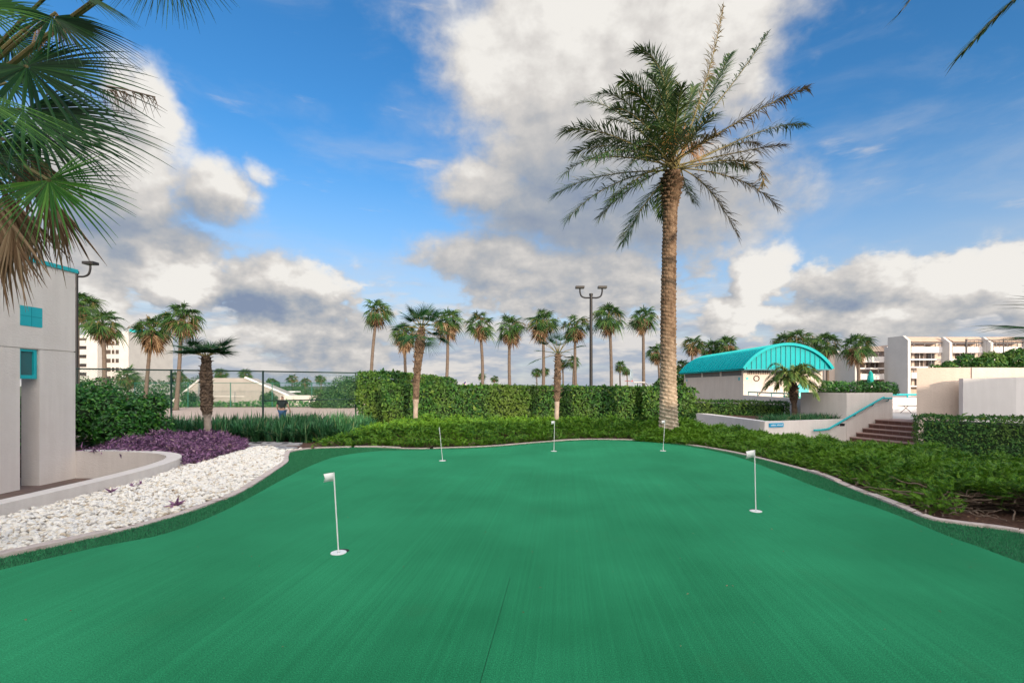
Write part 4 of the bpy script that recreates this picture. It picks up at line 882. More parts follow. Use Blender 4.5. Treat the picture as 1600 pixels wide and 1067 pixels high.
# ------------------------------------------------------------------ lamp posts, hoop, flag
def lamp(x, Y, ztop, label, s=1.0, arms=(-1, 1)):
    r = thing('lamp_post', label, 'lamp post', (x, Y, -.65)); pt(MB().tube([(x, Y, -.65), (x, Y, ztop)], [.10*s, .085*s], 12), 'pole', M['black'], r); pt(MB().tube([(x, Y, -.65), (x, Y, -.45)], .16, 12), 'base', M['black'], r)
    pt(MB().tube([(x, Y, ztop), (x, Y, ztop+.12)], .11, 12), 'cap', M['black'], r)
    for sg in arms:
        P = smooth_path([(x+sg*.05, Y, ztop-.12), (x+sg*.35, Y, ztop-.12), (x+sg*.56, Y, ztop-.02), (x+sg*.64, Y, ztop+.22), (x+sg*.64, Y, ztop+.42)], .05)
        pt(MB().tube(P, .045, 8), 'arm', M['black'], r); dx = sg*.1
        o = pt(MB().bx(x+sg*.40, x+sg*.90, Y-.17, Y+.17, ztop+.42, ztop+.54), 'lamp_head', M['black'], r); pt(MB().bx(x+sg*.46, x+sg*.84, Y-.13, Y+.13, ztop+.41, ztop+.42), 'lens', M['glass'], o)
lamp((923.5-800)/F*28, 28, W(0,462,28)[2], 'black twin lamp post standing behind the long hedge')
lamp((119-800)/F*22, 22, W(0,428,22)[2], 'black lamp post rising at the corner of the left building', .9, (1,))
YB = 38; hx = lambda px: (px-800)/F*YB; hb = W(987,588,YB)
HP = thing('basketball_hoop', 'basketball hoop with clear backboard on a curved pole behind the hedge', 'basketball hoop', (hx(1015), YB, -.65))
pt(MB().tube(smooth_path([(hx(1014), YB, -.65), (hx(1014), YB, 1.3), (hx(1012.5), YB, 1.62), (hx(1008), YB, 1.8), (hx(1002), YB, 1.84), (hx(990), YB, 1.84)], .08), .055, 8), 'pole', M['fascia'], HP)
v = []; f = []                                                # fan-shaped board seen nearly edge on
pr = [(-.62, -.42), (.62, -.42), (.70, .0), (.55, .38), (.28, .58), (0, .64), (-.28, .58), (-.55, .38), (-.70, 0)]
ca, sa = math.cos(R(68)), math.sin(R(68))
for th in (-.02, .02):
    for (u, zz) in pr: v.append((hb[0]+u*ca-th*sa, YB+u*sa+th*ca, hb[2]+zz*.92))
n = len(pr); pt(MB().add(v, [tuple(range(n))[::-1], tuple(range(n, 2*n))]+[(i, (i+1) % n, n+(i+1) % n, n+i) for i in range(n)]), 'backboard', M['board'], HP)
ang = np.linspace(0, 2*math.pi, 20); rc = (hb[0]-.32, YB-.1, hb[2]-.36)
pt(MB().tube([(rc[0]+.23*math.cos(q), rc[1]+.23*math.sin(q), rc[2]) for q in ang], .022, 6).bx(rc[0]+.2, hb[0]+.05, rc[1]-.06, rc[1]+.06, rc[2]-.05, rc[2]+.05), 'rim', M['red'], HP)
fp = W(728,593,85); FL = thing('flagpole', 'tiny striped flag on a thin pole behind the hedge', 'flag', (fp[0], 85, -.66))
pt(MB().tube([(fp[0], 85, -.66), (fp[0], 85, fp[2])], .035, 6), 'pole', M['fascia'], FL)
mb = MB()
for k in range(7):
    z1 = fp[2]-.28-k*.085; mb.add([(fp[0]-.04, 85, z1), (fp[0]-.75, 85.05, z1-.62), (fp[0]-.75, 85.05, z1-.705), (fp[0]-.04, 85, z1-.085), (fp[0]-.04, 85.03, z1), (fp[0]-.75, 85.08, z1-.62), (fp[0]-.75, 85.08, z1-.705), (fp[0]-.04, 85.03, z1-.085)], [(0,1,2,3),(7,6,5,4),(0,4,5,1),(3,2,6,7)], 0 if k % 2 == 0 else 1)
z1 = fp[2]-.28; mb.add([(fp[0]-.04, 84.985, z1), (fp[0]-.36, 85.01, z1-.28), (fp[0]-.36, 85.01, z1-.62), (fp[0]-.04, 84.985, z1-.34)], [(0,1,2,3)], 2)
pt(mb, 'flag', [M['flag_red'], M['white'], M['flag_blue']], FL)

# ------------------------------------------------------------------ putting pins
def pin(bx_, by_, tx_, ty_, fw, fh, sgn, label, notch=True, edge=0.0):
    b = G(bx_, by_); t = W(tx_, ty_, b[1]); r = thing('putting_pin', label, 'golf pin', b, 'pins on the putting green'); rad = .0065
    pt(MB().tube([b+[0, 0, .004], t], rad, 8), 'pole', M['white'], r)
    u = np.array([sgn*math.cos(edge), math.sin(edge), -.14]); n_ = 8; V = []; 
    for k in range(n_+1):
        s = k/n_; wv = .008*math.sin(s*5)
        for zz in (0, .5, 1):
            ss = s*fw*(1-(.14 if (zz == .5 and notch) else 0)*s); q = t+u*ss-np.array([0, 0, zz*fh])+np.array([0, wv, 0]); V += [q-[0, .0012, 0], q+[0, .0012, 0]]
    Fq = []
    for k in range(n_):
        for z_ in range(2):
            a = k*6+z_*2; bq = a+6; Fq += [(a, bq, bq+2, a+2), (a+1, a+3, bq+3, bq+1)]
        a = k*6; Fq += [(a, a+1, a+7, a+6), (a+4, a+10, a+11, a+5)]
    pt(MB().add(V, Fq), 'flag', M['white'], r, True)
    mb = MB(); rr = .071; q = 28; V = []
    for z, r2 in ((.004, rr), (.009, rr), (.010, rr-.006), (.010, .014), (.006, .014)):
        for k in range(q): V.append((b[0]+r2*math.cos(2*math.pi*k/q), b[1]+r2*math.sin(2*math.pi*k/q), z))
    mb.add(V, [(i*q+k, i*q+(k+1) % q, (i+1)*q+(k+1) % q, (i+1)*q+k) for i in range(4) for k in range(q)]); pt(mb, 'cup_disc', M['cup'], r)
    V = [(b[0]+.018+.064*math.cos(2*math.pi*k/q), b[1]+.05+.05*math.sin(2*math.pi*k/q), z) for z in (-.01, .0075) for k in range(q)]
    pt(MB().add(V, [tuple(range(q, 2*q))]+[(k, (k+1) % q, q+(k+1) % q, q+k) for k in range(q)]), 'cup_hole_shade', M['dark'], r)  # flat dark disc, the shade inside the hole put into its colour
pin(529,864,521.5,738,.092,.078,-1,'nearest white pin with its flag tilted left, on the left half of the green')
pin(1181,799,1179,703,.112,.088,-1,'white pin on the right half of the green before the juniper bed')
pin(1036,704.5,1039,656.5,.085,.07,-1,'far white pin standing below the date palm trunk')
pin(865.5,705,866.5,657.5,.082,.07,-1,'far white pin near the middle, below the slender palm')
pin(691.5,720,686.5,667.5,.05,.075,-1,'slanted white pin with its flag edge-on, left of the middle', edge=R(70))

# ------------------------------------------------------------------ right: stairs, walls, terrace
def P2(s, t=0): return np.array([13.5+.95*s+.31*t, 18+.31*s-.95*t])          # s along the stairs' climb, t along the treads
def quad(s0, s1, t0, t1): return [P2(s0, t0), P2(s1, t0), P2(s1, t1), P2(s0, t1)]
ST = thing('stairs', 'brown tiled stairs with pink treads climbing between the beige walls', 'stairs', (13.2, 17.3, -.6))
for k in range(6):
    zt = .31-.152*k; pt(MB().prism(quad(-.32*k, -.32*(k-1)+(.9 if k == 0 else 0), .02, 2.5), -.6, zt-.03), 'riser', M['brown_brick'], ST)
    pt(MB().prism(quad(-.32*k-.025, -.32*(k-1)-.001+(.9 if k == 0 else 0), .022, 2.49), zt-.03, zt), 'tread', M['tread'], ST)
struct('terrace', MB().prism([P2(.58, -.2), P2(.58, 3.0), (30, 17.6), (70, 20), (70, 61), (13.4, 61), (13.4, 26.8), (12.0, 19.9)], -.66, .300), M['walk'])
PW = thing('planter_wall', 'tall beige planter wall with a sharp corner beside the stairs', 'wall', (12.9, 18.3, -.6))
pt(MB().prism([P2(-1.42, 0), P2(.95, 0), P2(.95, -1.9), P2(-1.42, -1.9)], -.6, 1.30), 'wall', M['stucco'], PW); pt(MB().prism([P2(-1.30, -.12), P2(.83, -.12), P2(.83, -1.78), P2(-1.30, -1.78)], 1.25, 1.304), 'soil', M['soil'], PW)
LW = thing('low_wall', 'low beige wall bending round the grass bed below the handrail', 'wall', (10, 17, -.6))
pt(MB().wallpath([P2(-1.43, -.1), P2(-3, -.1), P2(-5.2, -.1)], .2, -.6, .345), 'wall', M['stucco'], LW); pt(MB().prism([P2(-5.2, 0), (8.0, 23.2), (8.5, 23.2), P2(-4.85, -.3), P2(-4.85, 0)], -.6, .348), 'return_wall', M['stucco_white'], LW)
struct('raised_bed', MB().prism([P2(-1.44, -.2), P2(-4.9, -.2), (8.5, 23.1), (13.2, 25), (11.9, 19.6)], -.6, .30), M['soil'])
pt(MB().prism([P2(-1.75, .004), P2(-1.52, .004), P2(-1.52, -.02), P2(-1.75, -.02)], .10, .20), 'step_light', M['dark'], LW); pt(MB().prism([P2(-1.78, .05), P2(-1.49, .05), P2(-1.49, -.02), P2(-1.78, -.02)], .20, .225), 'hood', M['stucco_white'], LW)
tag(MB().wallpath([(11.75,19.5,0),(12.4,23,0),(13.17,27.3,0)], .22, -.6, 1.04).build('retaining_wall', M['stucco'], at=(12.4,23,-.6)), 'grey beige wall between the low hedge and the bathhouse front', 'wall')
RAIL = thing('handrail', 'turquoise handrail sloping down beside the brown stairs', 'handrail', tuple(P2(-1.2, .1))+(.0,))
rp = [(-3.1,.0),(-2.85,.0),(-2.45,.03),(-2.2,.12),(.12,1.05),(.32,1.09),(.75,1.09)]; pt(MB().tube(smooth_path([tuple(P2(s, .1))+(z,) for s, z in rp], .06), .036, 10), 'rail', M['teal'], RAIL)
for s in (-1.9, -1.1, -.2, .6):
    z = np.interp(s, [q[0] for q in rp], [q[1] for q in rp]); pt(MB().tube([tuple(P2(s, .0))+(z-.10,), tuple(P2(s, .06))+(z-.10,), tuple(P2(s, .1))+(z-.03,)], .016, 6), 'bracket', M['teal_seam'], RAIL)
sg = [P2(-5.0, .004), P2(-4.42, .004)]; SG = thing('wall_sign', 'small blue sign with white lettering on the low wall', 'sign', tuple(sg[0])+(.2,))
pt(MB().prism([P2(-5.02, .03), P2(-4.40, .03), P2(-4.40, .0), P2(-5.02, .0)], .15, .285), 'board', M['sign_blue'], SG)
mb = MB(); s = -4.95
for wl in (6, 7):                                             # two illegible words in small white letters
    for k in range(wl):
        h_ = rng.uniform(.028, .05); mb.prism([P2(s, .034), P2(s+.022, .034), P2(s+.022, .029), P2(s, .029)], .20, .20+h_); mb.prism([P2(s, .034), P2(s+.034, .034), P2(s+.034, .029), P2(s, .029)], .198+h_*.5, .207+h_*.5); s += .037
    s += .04
pt(mb, 'lettering', M['white'], SG)
WA = thing('curved_wall', 'tall peach stucco wall right of the stairs, sunlit along its top', 'wall', (14, 15.5, -.6))
fa = smooth_path([(12.55,15,0),(13.2,14.78,0),(13.9,14.6,0),(14.0,14.62,0),(16,14.9,0),(19,15.7,0)], .2)
pt(MB().prism([tuple(q[:2]) for q in fa]+[(19,17.2),(14.5,17.1)], -.6, 2.11), 'wall', M['stucco_peach'], WA); pt(MB().prism([(13.2,15.2),(14,14.95),(16,15.2),(18.8,15.9),(18.8,17),(14.6,16.9)], 2.0, 2.118), 'soil', M['soil'], WA)
tag(MB().prism([(13.2,14.15),(14.2,13.62),(15.6,13.25),(18,13.3),(18,14.4),(15,14.35),(13.35,14.45)], -.6, [1.77,1.79,1.81,1.83,1.83,1.79,1.77]).build('front_wall', M['stucco_white'], at=(15,14,-.6)), 'shaded lilac white stucco wall behind the clipped hedge at the right edge', 'wall')
RR = thing('metal_railing', 'thin dark metal railing above the bush on the right-hand wall', 'railing', (17, 16.9, 2.1))
for px in (1510, 1568, 1626): x = (px-800)/F*16.9; pt(MB().tube([(x, 16.9, 2.1), (x, 16.9, 3.19)], .03 if px == 1510 else .016, 8), 'post', M['rail_grey'], RR)
pt(MB().tube([((1510-800)/F*16.9, 16.9, 3.15), ((1626-800)/F*16.9, 16.9, 3.15)], .016, 8), 'top_rail', M['rail_grey'], RR)
mb = MB()
for px in np.arange(1516, 1624, 6.5): x = (px-800)/F*16.9; mb.tube([(x, 16.9, 2.3), (x, 16.9, 3.14)], .005, 5)
pt(mb, 'balusters', M['rail_grey'], RR)
TP = thing('terrace_parapet', 'white parapet with a turquoise rail at the back of the terrace', 'parapet', (20, 23.6, .3)); pt(MB().bx(17.2,24,23.5,23.7,.3,.97), 'wall', M['stucco_white'], TP)
pt(MB().tube([(17.2,23.6,1.13),(24,23.6,1.13)], .045, 8), 'rail', M['teal'], TP)
for x in (17.9, 19.3, 20.6): pt(MB().tube([(x,23.6,.97),(x,23.6,1.13)], .03, 6), 'rail_post', M['teal'], TP)
BN = thing('folding_bench', 'dark folding bench on the terrace above the stairs', 'bench', (18.6, 22.4, .3)); pt(MB().bx(18.0,19.3,22.2,22.6,.62,.655), 'seat', M['rail_grey'], BN)
for x in (18.25, 19.0):
    for sgn in (-1, 1): pt(MB().tube([(x-sgn*.18,22.4+sgn*.1,.3),(x+sgn*.18,22.4+sgn*.1,.62)], .014, 6), 'leg', M['rail_grey'], BN)
um = W(1360,597,30); UM = thing('closed_umbrella', 'closed turquoise umbrella standing on the terrace', 'umbrella', (um[0], 30, .3)); pt(MB().tube([(um[0],30,.3),(um[0],30,2.52)], .025, 8), 'pole', M['white'], UM)
pt(MB().tube([(um[0],30,1.66),(um[0],30,1.72),(um[0]+.01,30,2.0),(um[0]+.03,30,2.3),(um[0],30,2.5)], [.10,.16,.17,.12,.03], 9), 'canopy', M['umbrella'], UM)
TR = thing('terrace_railing', 'turquoise railing along the wall in front of the bathhouse', 'railing', (12.4, 23, 1.04))
rl = [(11.85,20.1),(12.15,21.6),(12.45,23.2),(12.8,25.2),(13.1,26.8)]; pt(MB().tube([(x,y,1.22) for x, y in rl], .032, 8), 'rail', M['teal_seam'], TR)
for x, y in rl: pt(MB().tube([(x,y,1.03),(x,y,1.22)], .022, 6), 'post', M['teal_seam'], TR)
shrub('leafy_shrub', 'low terracotta-potted shrub row behind the turquoise railing', [(14.2,25.2,.85,.22),(14.5,25.2,.9,.25),(14.85,25.2,.85,.22)], .1, 500, 'bush', base=(14.5,25.2,.5))
PT = thing('planter_box', 'orange brown planter box in front of the bathhouse wall', 'planter', (14.5,25.2,.3)); pt(MB().bx(14.0,15.0,25.0,25.4,.3,.72), 'box', M['fruit'], PT); pt(MB().bx(13.97,15.03,24.97,25.43,.72,.78), 'rim', M['fruit'], PT)

# ------------------------------------------------------------------ bathhouse
BH = thing('bathhouse', 'small beige building under an arched turquoise metal roof', 'building', (15.4, 32, .3))
x0, x1, y0, y1, ze = 13.2, 17.72, 27.6, 36.9, 2.50
pt(MB().bx(x0, x0+.2, y0+.2, y1, -.66, ze-.34).bx(x1-.2, x1, y0+.2, y1, -.66, ze).bx(x0, x1, y0, y0+.2, -.66, ze).bx(x0, x1, y1, y1+.2, -.66, ze), 'wall', M['stucco_bath'], BH)
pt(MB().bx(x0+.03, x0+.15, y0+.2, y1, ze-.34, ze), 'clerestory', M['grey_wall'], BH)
for y in (30.6, 33.6): pt(MB().bx(x0-.004, x0+.2, y-.12, y+.12, ze-.34, ze), 'pier', M['stucco_bath'], BH)
xc = 15.36; hw = 2.46; rise = 1.35; Rr = (hw*hw+rise*rise)/(2*rise); am = math.asin(hw/Rr)
arc = [(xc+Rr*math.sin(a), ze+rise-Rr+Rr*math.cos(a)) for a in np.linspace(-am, am, 41)]
def shell(ya, yb, d0, d1):
    V = []; k = len(arc)
    for y in (ya, yb):
        for d in (d0, d1):
            for i, (x, z) in enumerate(arc): a = -am+2*am*i/(k-1); V.append((x+d*math.sin(a), y, z+d*math.cos(a)))
    f = []
    for i in range(k-1): f += [(i, i+1, k+i+1, k+i), (2*k+i, 3*k+i, 3*k+i+1, 2*k+i+1), (k+i, k+i+1, 3*k+i+1, 3*k+i), (i, 2*k+i, 2*k+i+1, i+1)]
    f += [(0, k, 3*k, 2*k), (k-1, 3*k-1, 4*k-1, 2*k-1)]; return V, f
RF = pt(MB().add(*shell(26.9, 37.3, 0, .06)), 'roof', M['teal_roof'], BH, False)
mb = MB()
for y in np.arange(27.3, 37.2, .46): mb.add(*shell(y-.012, y+.012, .058, .098))
pt(mb, 'roof_seams', M['teal_roof'], RF); pt(MB().add(*shell(26.84, 26.9, -.05, .10)), 'verge_trim', M['teal_roof'], RF)
def gable(y): 
    V = [(x, yy, z-.02 if 0 < i < 40 else z) for yy in (y, y+.1) for i, (x, z) in enumerate(arc)]; k = 41
    return V, [tuple(range(k)), tuple(k+i for i in range(k))[::-1]]+[(i, k+i, k+i+1, i+1) for i in range(k-1)]+[(k-1, 2*k-1, k, 0)]
pt(MB().add(*gable(37.0)), 'gable_panel', M['teal_roof'], BH); GB = pt(MB().add(*gable(26.98)), 'gable_panel', M['teal_roof'], BH); mb = MB()
for x in np.arange(xc-hw+.2, xc+hw-.1, .272):
    zt = ze+rise-Rr+math.sqrt(Rr*Rr-(x-xc)**2)-.03; mb.bx(x-.014, x+.014, 26.945, 26.98, ze+.005, zt)
pt(mb, 'panel_seams', M['teal_seam'], GB); pt(MB().bx(xc-hw+.02, xc+hw-.02, 26.9, 27.6, ze-.05, ze-.002), 'soffit', M['teal_seam'], BH); pt(MB().bx(12.9, x0, 27.6, 37.2, ze-.05, ze-.002), 'eave', M['teal_roof'], BH)
VT = pt(MB().bx(13.42, 14.75, y0-.006, y0, ze-.30, ze-.07), 'vent', M['stucco_peach'], BH); mb = MB()
for k in range(13): mb.bx(13.44+k*.1, 13.44+k*.1+.055, y0-.012, y0-.006, ze-.29, ze-.08)
pt(mb, 'vent_slats', M['vent'], VT)
q = np.linspace(0, 2*math.pi, 33); pt(MB().tube([(13.95+.15*math.cos(a), y0-.01, 1.98+.15*math.sin(a)) for a in q], .028, 6), 'round_ring', M['vent'], BH)
for x in (13.42, 17.45): pt(MB().bx(x-.075, x+.075, y0-.012, y0, 1.9, 2.06), 'accent_tile', M['teal_tile'], BH)
for y in (28.1, 36.5): pt(MB().bx(x0-.012, x0, y-.09, y+.09, 1.88, 2.06), 'accent_tile', M['teal_tile'], BH)
ar = [(16.28,.3),(16.92,.3)]+[(16.6+.32*math.cos(a), 1.45+.32*math.sin(a)) for a in np.linspace(0, math.pi, 13)]; k = len(ar)
DR = pt(MB().add([(x, y, z) for y in (y0-.03, y0) for x, z in ar], [tuple(range(k)), tuple(k+i for i in range(k))[::-1]]+[(i, k+i, k+(i+1) % k, (i+1) % k) for i in range(k)]), 'door', M['teal'], BH)
pt(MB().bx(16.36,16.40,y0-.06,y0-.03,.95,1.15), 'handle', M['white'], DR)

# ------------------------------------------------------------------ apartments on the right
YA = 62.0; ax = lambda px, Y=YA: (px-800)/F*Y; az = lambda py, Y=YA: H+(HOR-py)/F*Y
AP = thing('apartment_block', 'beige apartment block with balconies and white fin walls at the right', 'building', (ax(1480), YA, -.66))
pt(MB().bx(ax(1425), ax(1720), YA+1.5, YA+13, -.66, az(535)).bx(ax(1335), ax(1425)-.01, YA+6, YA+15, -.66, az(546)), 'wall', M['stucco_peach'], AP)
def fin(pxn, Yn, Yf, ytop, cham, name='fin_wall', m='fascia', th=.35):
    x = ax(pxn, Yn); zt = H+(HOR-ytop)/F*Yn; p = [(Yn, -.66), (Yf, -.66), (Yf, zt), (Yn+cham, zt), (Yn, zt-cham*.8)]; k = len(p)
    return pt(MB().add([(xx, y, z) for xx in (x-th, x) for y, z in p], [tuple(range(k))[::-1], tuple(k+i for i in range(k))]+[(i, (i+1) % k, k+(i+1) % k, k+i) for i in range(k)]), name, M[m], AP)
fin(1423, 59.5, 62.7, 523.5, .8); fin(1488, 61, 62.2, 525.5, 1.0); fin(1552, 61, 62.2, 525.5, 1.0); fin(1394, 63.5, 64.4, 541, .5); fin(1616, 61, 62.2, 525.5, 1.0); fin(1340, 64, 68, 548, .3)
def bay(pa, pb, Y, top, floors, sc=1.0):
    xa, xb = ax(pa, Y), ax(pb, Y); zz = lambda py: H+(HOR-py)/F*Y
    pt(MB().add([(xa, Y-.1, zz(top+9)), (xb, Y-.1, zz(top+9)), (xb, Y+1.2, zz(top)), (xa, Y+1.2, zz(top)), (xa, Y+1.5, zz(top+9)), (xb, Y+1.5, zz(top+9))], [(0,1,2,3),(0,4,5,1),(3,2,5,4),(0,3,4),(1,5,2)]), 'roof', M['rooftan'], AP)
    for (fy, kind) in floors:
        if kind == 'rail':
            bl = pt(MB().bx(xa, xb, Y, Y+1.5, zz(fy+15), zz(fy+11)).bx(xa, xb, Y, Y+.08, zz(fy+11), zz(fy+6)), 'balcony', M['stucco_white'], AP); mb = MB().bx(xa, xb, Y+.02, Y+.06, zz(fy), zz(fy)+.06)
            for x in np.linspace(xa+.3, xb-.1, 4): mb.bx(x-.05, x+.05, Y+.01, Y+.07, zz(fy+6), zz(fy))
            pt(mb, 'railing', M['rail_grey'], bl)
        else:
            n = 3; wd = (xb-xa)/n
            for k in range(n):
                f = pt(MB().bx(xa+wd*k+.12, xa+wd*(k+1)-wd*.25, Y+1.40, Y+1.49, zz(fy+10), zz(fy)), 'window', M['glass_brown'], AP); pt(MB().bx(xa+wd*(k+.42), xa+wd*(k+.42)+.06, Y+1.36, Y+1.40, zz(fy+10), zz(fy)), 'mullion', M['white'], f)
            pt(MB().bx(xa, xb, Y+.2, Y+1.49, zz(fy+12.4), zz(fy+10.4)), 'floor_slab', M['stucco_white'], AP)
for pa, pb in ((1424.5,1480),(1489.5,1544),(1553.5,1608)): bay(pa, pb, YA, 525, [(536,'rail'),(550,'win'),(562,'win'),(576,'rail'),(592,'win')])
bay(1340.5, 1388, 66, 540, [(551,'rail'),(564,'win'),(578,'rail'),(592,'win')])
A2 = thing('apartment_wing', 'brown and white apartment wing showing behind the right end of the turquoise roof', 'building', (ax(1312, 75), 75, -.66))
pt(MB().bx(ax(1303,75), ax(1336,75), 75, 84, -.66, az(548,75)), 'wall', M['fascia'], A2); pt(MB().bx(ax(1288,75), ax(1302.5,75), 76, 84, -.66, az(545,75)), 'side_wall', M['rooftan'], A2)
for py in (555, 572, 590): pt(MB().bx(ax(1290,75), ax(1297,75), 75.95, 76, az(py+10,75), az(py,75)), 'window', M['glass_brown'], A2)

# ------------------------------------------------------------------ the apartment house behind the viewer that shades the green
ex = np.array([SUN_AZ_V[0], SUN_AZ_V[1]]); ey = np.array([.907, .42])
def q2(al, p): return ex*al+ey*p
BK = thing('apartment_block', 'long pale apartment block standing behind the viewer that shades the putting green', 'building', tuple(q2(13, 2))+(-.66,))
TANS = math.tan(SUN_EL); hR = 1.62+(11+7.7)*TANS; hL = 4.4+(11+12.5)*TANS; 
pt(MB().prism([q2(11,1.2), q2(11,80), q2(24,80), q2(24,1.2)], -.66, hR), 'wall', M['stucco_peach'], BK); pt(MB().prism([q2(10.9,-80), q2(10.9,1.2), q2(24.1,1.2), q2(24.1,-80)], -.66, hL), 'tower_wall', M['stucco_peach'], BK)
for p in range(-76, 78, 8):
    for z in (.4, 3.3): pt(MB().prism([q2(10.86,p), q2(10.86,p+3), q2(11.2,p+3), q2(11.2,p)], z, z+1.6), 'window', M['glass'], BK)

# ------------------------------------------------------------------ person on the court
px_, YP = -11.73, 24.7
PR = thing('person', 'person in black T-shirt and blue jeans walking on the court behind the fence', 'person', (px_, YP, -.65))
def skinned(name, verts, edges, rads, m, parent, sub=2):
    me = bpy.data.meshes.new(name); me.from_pydata([Vector(v) for v in verts], edges, []); o = bpy.data.objects.new(name, me); COL.objects.link(o)
    sk = o.modifiers.new('Skin', 'SKIN'); sk.use_smooth_shade = True; sb = o.modifiers.new('Sub', 'SUBSURF'); sb.levels = sub; sb.render_levels = sub
    if not me.skin_vertices: bpy.context.view_layer.update()
    for i, r in enumerate(rads): sv = me.skin_vertices[0].data[i]; sv.radius = (r, r) if np.isscalar(r) else r; sv.use_root = (i == 0)
    bpy.context.view_layer.update(); ev = o.evaluated_get(bpy.context.evaluated_depsgraph_get()); nm = bpy.data.meshes.new_from_object(ev); bpy.data.objects.remove(o)
    n = bpy.data.objects.new(name, nm); COL.objects.link(n); nm.materials.clear(); nm.materials.append(m); n.parent = parent; return n
bv = [(0,0,.95),(0,0,1.15),(0,.0,1.36),(0,0,1.48),(0,.01,1.56),(0,.0,1.65),   # pelvis .. head
      (-.19,0,1.42),(-.27,.0,1.16),(-.25,.10,.94),(.19,0,1.42),(.29,.0,1.17),(.33,.12,.98),
      (-.09,0,.90),(-.11,.06,.50),(-.12,-.02,.08),(-.13,.12,.03),(.09,0,.90),(.12,-.04,.50),(.13,-.14,.09),(.14,.0,.03)]
be = [(0,1),(1,2),(2,3),(3,4),(4,5),(2,6),(6,7),(7,8),(2,9),(9,10),(10,11),(0,12),(12,13),(13,14),(14,15),(0,16),(16,17),(17,18),(18,19)]
br = [.13,.125,.14,.055,.075,.085,.06,.042,.032,.06,.042,.032,.085,.06,.042,.035,.085,.06,.042,.035]
for hi, hs in ((8, -1), (11, 1)):                             # five fingers on each hand
    hx_, hy_, hz_ = bv[hi]; k = len(bv); bv.append((hx_, hy_+.03, hz_-.07)); be.append((hi, k)); br.append((.034, .022))
    for f_ in range(4): kk = len(bv); bv += [(hx_+(f_-1.5)*.017, hy_+.045, hz_-.12), (hx_+(f_-1.5)*.018, hy_+.04, hz_-.155+.006*abs(f_-1.4))]; be += [(k, kk), (kk, kk+1)]; br += [.009, .007]
    kk = len(bv); bv += [(hx_-hs*.035, hy_+.045, hz_-.07), (hx_-hs*.045, hy_+.06, hz_-.105)]; be += [(hi, kk), (kk, kk+1)]; br += [.011, .008]
skinned('body', bv, be, br, M['skin'], PR)
skinned('shirt', [(0,0,.98),(0,0,1.15),(0,0,1.36),(0,0,1.46),(-.19,0,1.42),(-.245,0,1.25),(.19,0,1.42),(.255,0,1.26)], [(0,1),(1,2),(2,3),(2,4),(4,5),(2,6),(6,7)], [(.165,.125),(.16,.13),(.17,.135),(.075,.07),.085,.068,.085,.068], M['shirt'], PR)
skinned('jeans', [(0,0,.95),(-.095,0,.88),(-.11,.06,.50),(-.12,-.02,.10),(.095,0,.88),(.12,-.04,.50),(.13,-.14,.11)], [(0,1),(1,2),(2,3),(0,4),(4,5),(5,6)], [.145,.10,.077,.06,.10,.077,.06], M['jeans'], PR)
skinned('hair', [(0,-.015,1.69),(0,-.03,1.64)], [(0,1)], [.088,.08], M['hair'], PR)
for s in (-1, 1): skinned('ear', [(s*.085,0,1.64),(s*.09,0,1.61)], [(0,1)], [.015,.012], M['skin'], PR, 1)

# ------------------------------------------------------------------ camera, sun, sky
cam = bpy.data.cameras.new('camera'); co = bpy.data.objects.new('camera', cam); COL.objects.link(co); co.location = (0, 0, H); co.rotation_euler = (R(90), 0, 0)
cam.sensor_width = 36; cam.lens = 36*F/1600; cam.shift_y = (HOR-533.5)/1600; cam.clip_end = 6000; cam.clip_start = .05; scn.camera = co
sl_ = bpy.data.lights.new('sun', 'SUN'); sl_.energy = SUN_E = 3.2; sl_.angle = R(.6); sl_.color = (1, .80, .58); so = bpy.data.objects.new('sun', sl_); COL.objects.link(so)
so.rotation_euler = Vector(SUN_DIR).to_track_quat('Z', 'Y').to_euler(); so.location = (20, -40, 30)
scn.view_settings.view_transform = 'Standard'; scn.view_settings.look = 'None'; scn.view_settings.exposure = .66
wd = bpy.data.worlds.new('World'); scn.world = wd; wd.use_nodes = True; nt = wd.node_tree; nt.nodes.clear(); LK = nt.links.new
def mth(op, a, b=None, c=None):
    n = nt.nodes.new('ShaderNodeMath'); n.operation = op
    for i, v in enumerate((a, b, c)):
        if v is None: continue
        if hasattr(v, 'links'): LK(v, n.inputs[i])
        else: n.inputs[i].default_value = v
    return n.outputs[0]
def sstep(v, a, b):
    n = nt.nodes.new('ShaderNodeMapRange'); n.interpolation_type = 'SMOOTHSTEP'; LK(v, n.inputs[0]); n.inputs[1].default_value = a; n.inputs[2].default_value = b; return n.outputs[0]
tc = nt.nodes.new('ShaderNodeTexCoord'); sep = nt.nodes.new('ShaderNodeSeparateXYZ'); LK(tc.outputs['Generated'], sep.inputs[0])
X, Y_, Z = sep.outputs
az_ = mth('ARCTAN2', X, Y_); el_ = mth('ARCSINE', Z)
cm = nt.nodes.new('ShaderNodeCombineXYZ'); LK(az_, cm.inputs[0]); LK(el_, cm.inputs[1])
def noise(vec, sc, det, rough=.55, mul=(1, 1, 1), off=(0, 0, 0), dist=0):
    v = nt.nodes.new('ShaderNodeVectorMath'); v.operation = 'MULTIPLY_ADD'; LK(vec, v.inputs[0]); v.inputs[1].default_value = mul; v.inputs[2].default_value = off
    n = nt.nodes.new('ShaderNodeTexNoise'); LK(v.outputs[0], n.inputs['Vector']); n.inputs['Scale'].default_value = sc; n.inputs['Detail'].default_value = det; n.inputs['Roughness'].default_value = rough; n.inputs['Distortion'].default_value = dist; return n.outputs[0]
GEN = tc.outputs['Generated']
def ang(px, py): return math.atan2(px-800, F), math.atan2(HOR-py, math.hypot(F, px-800))
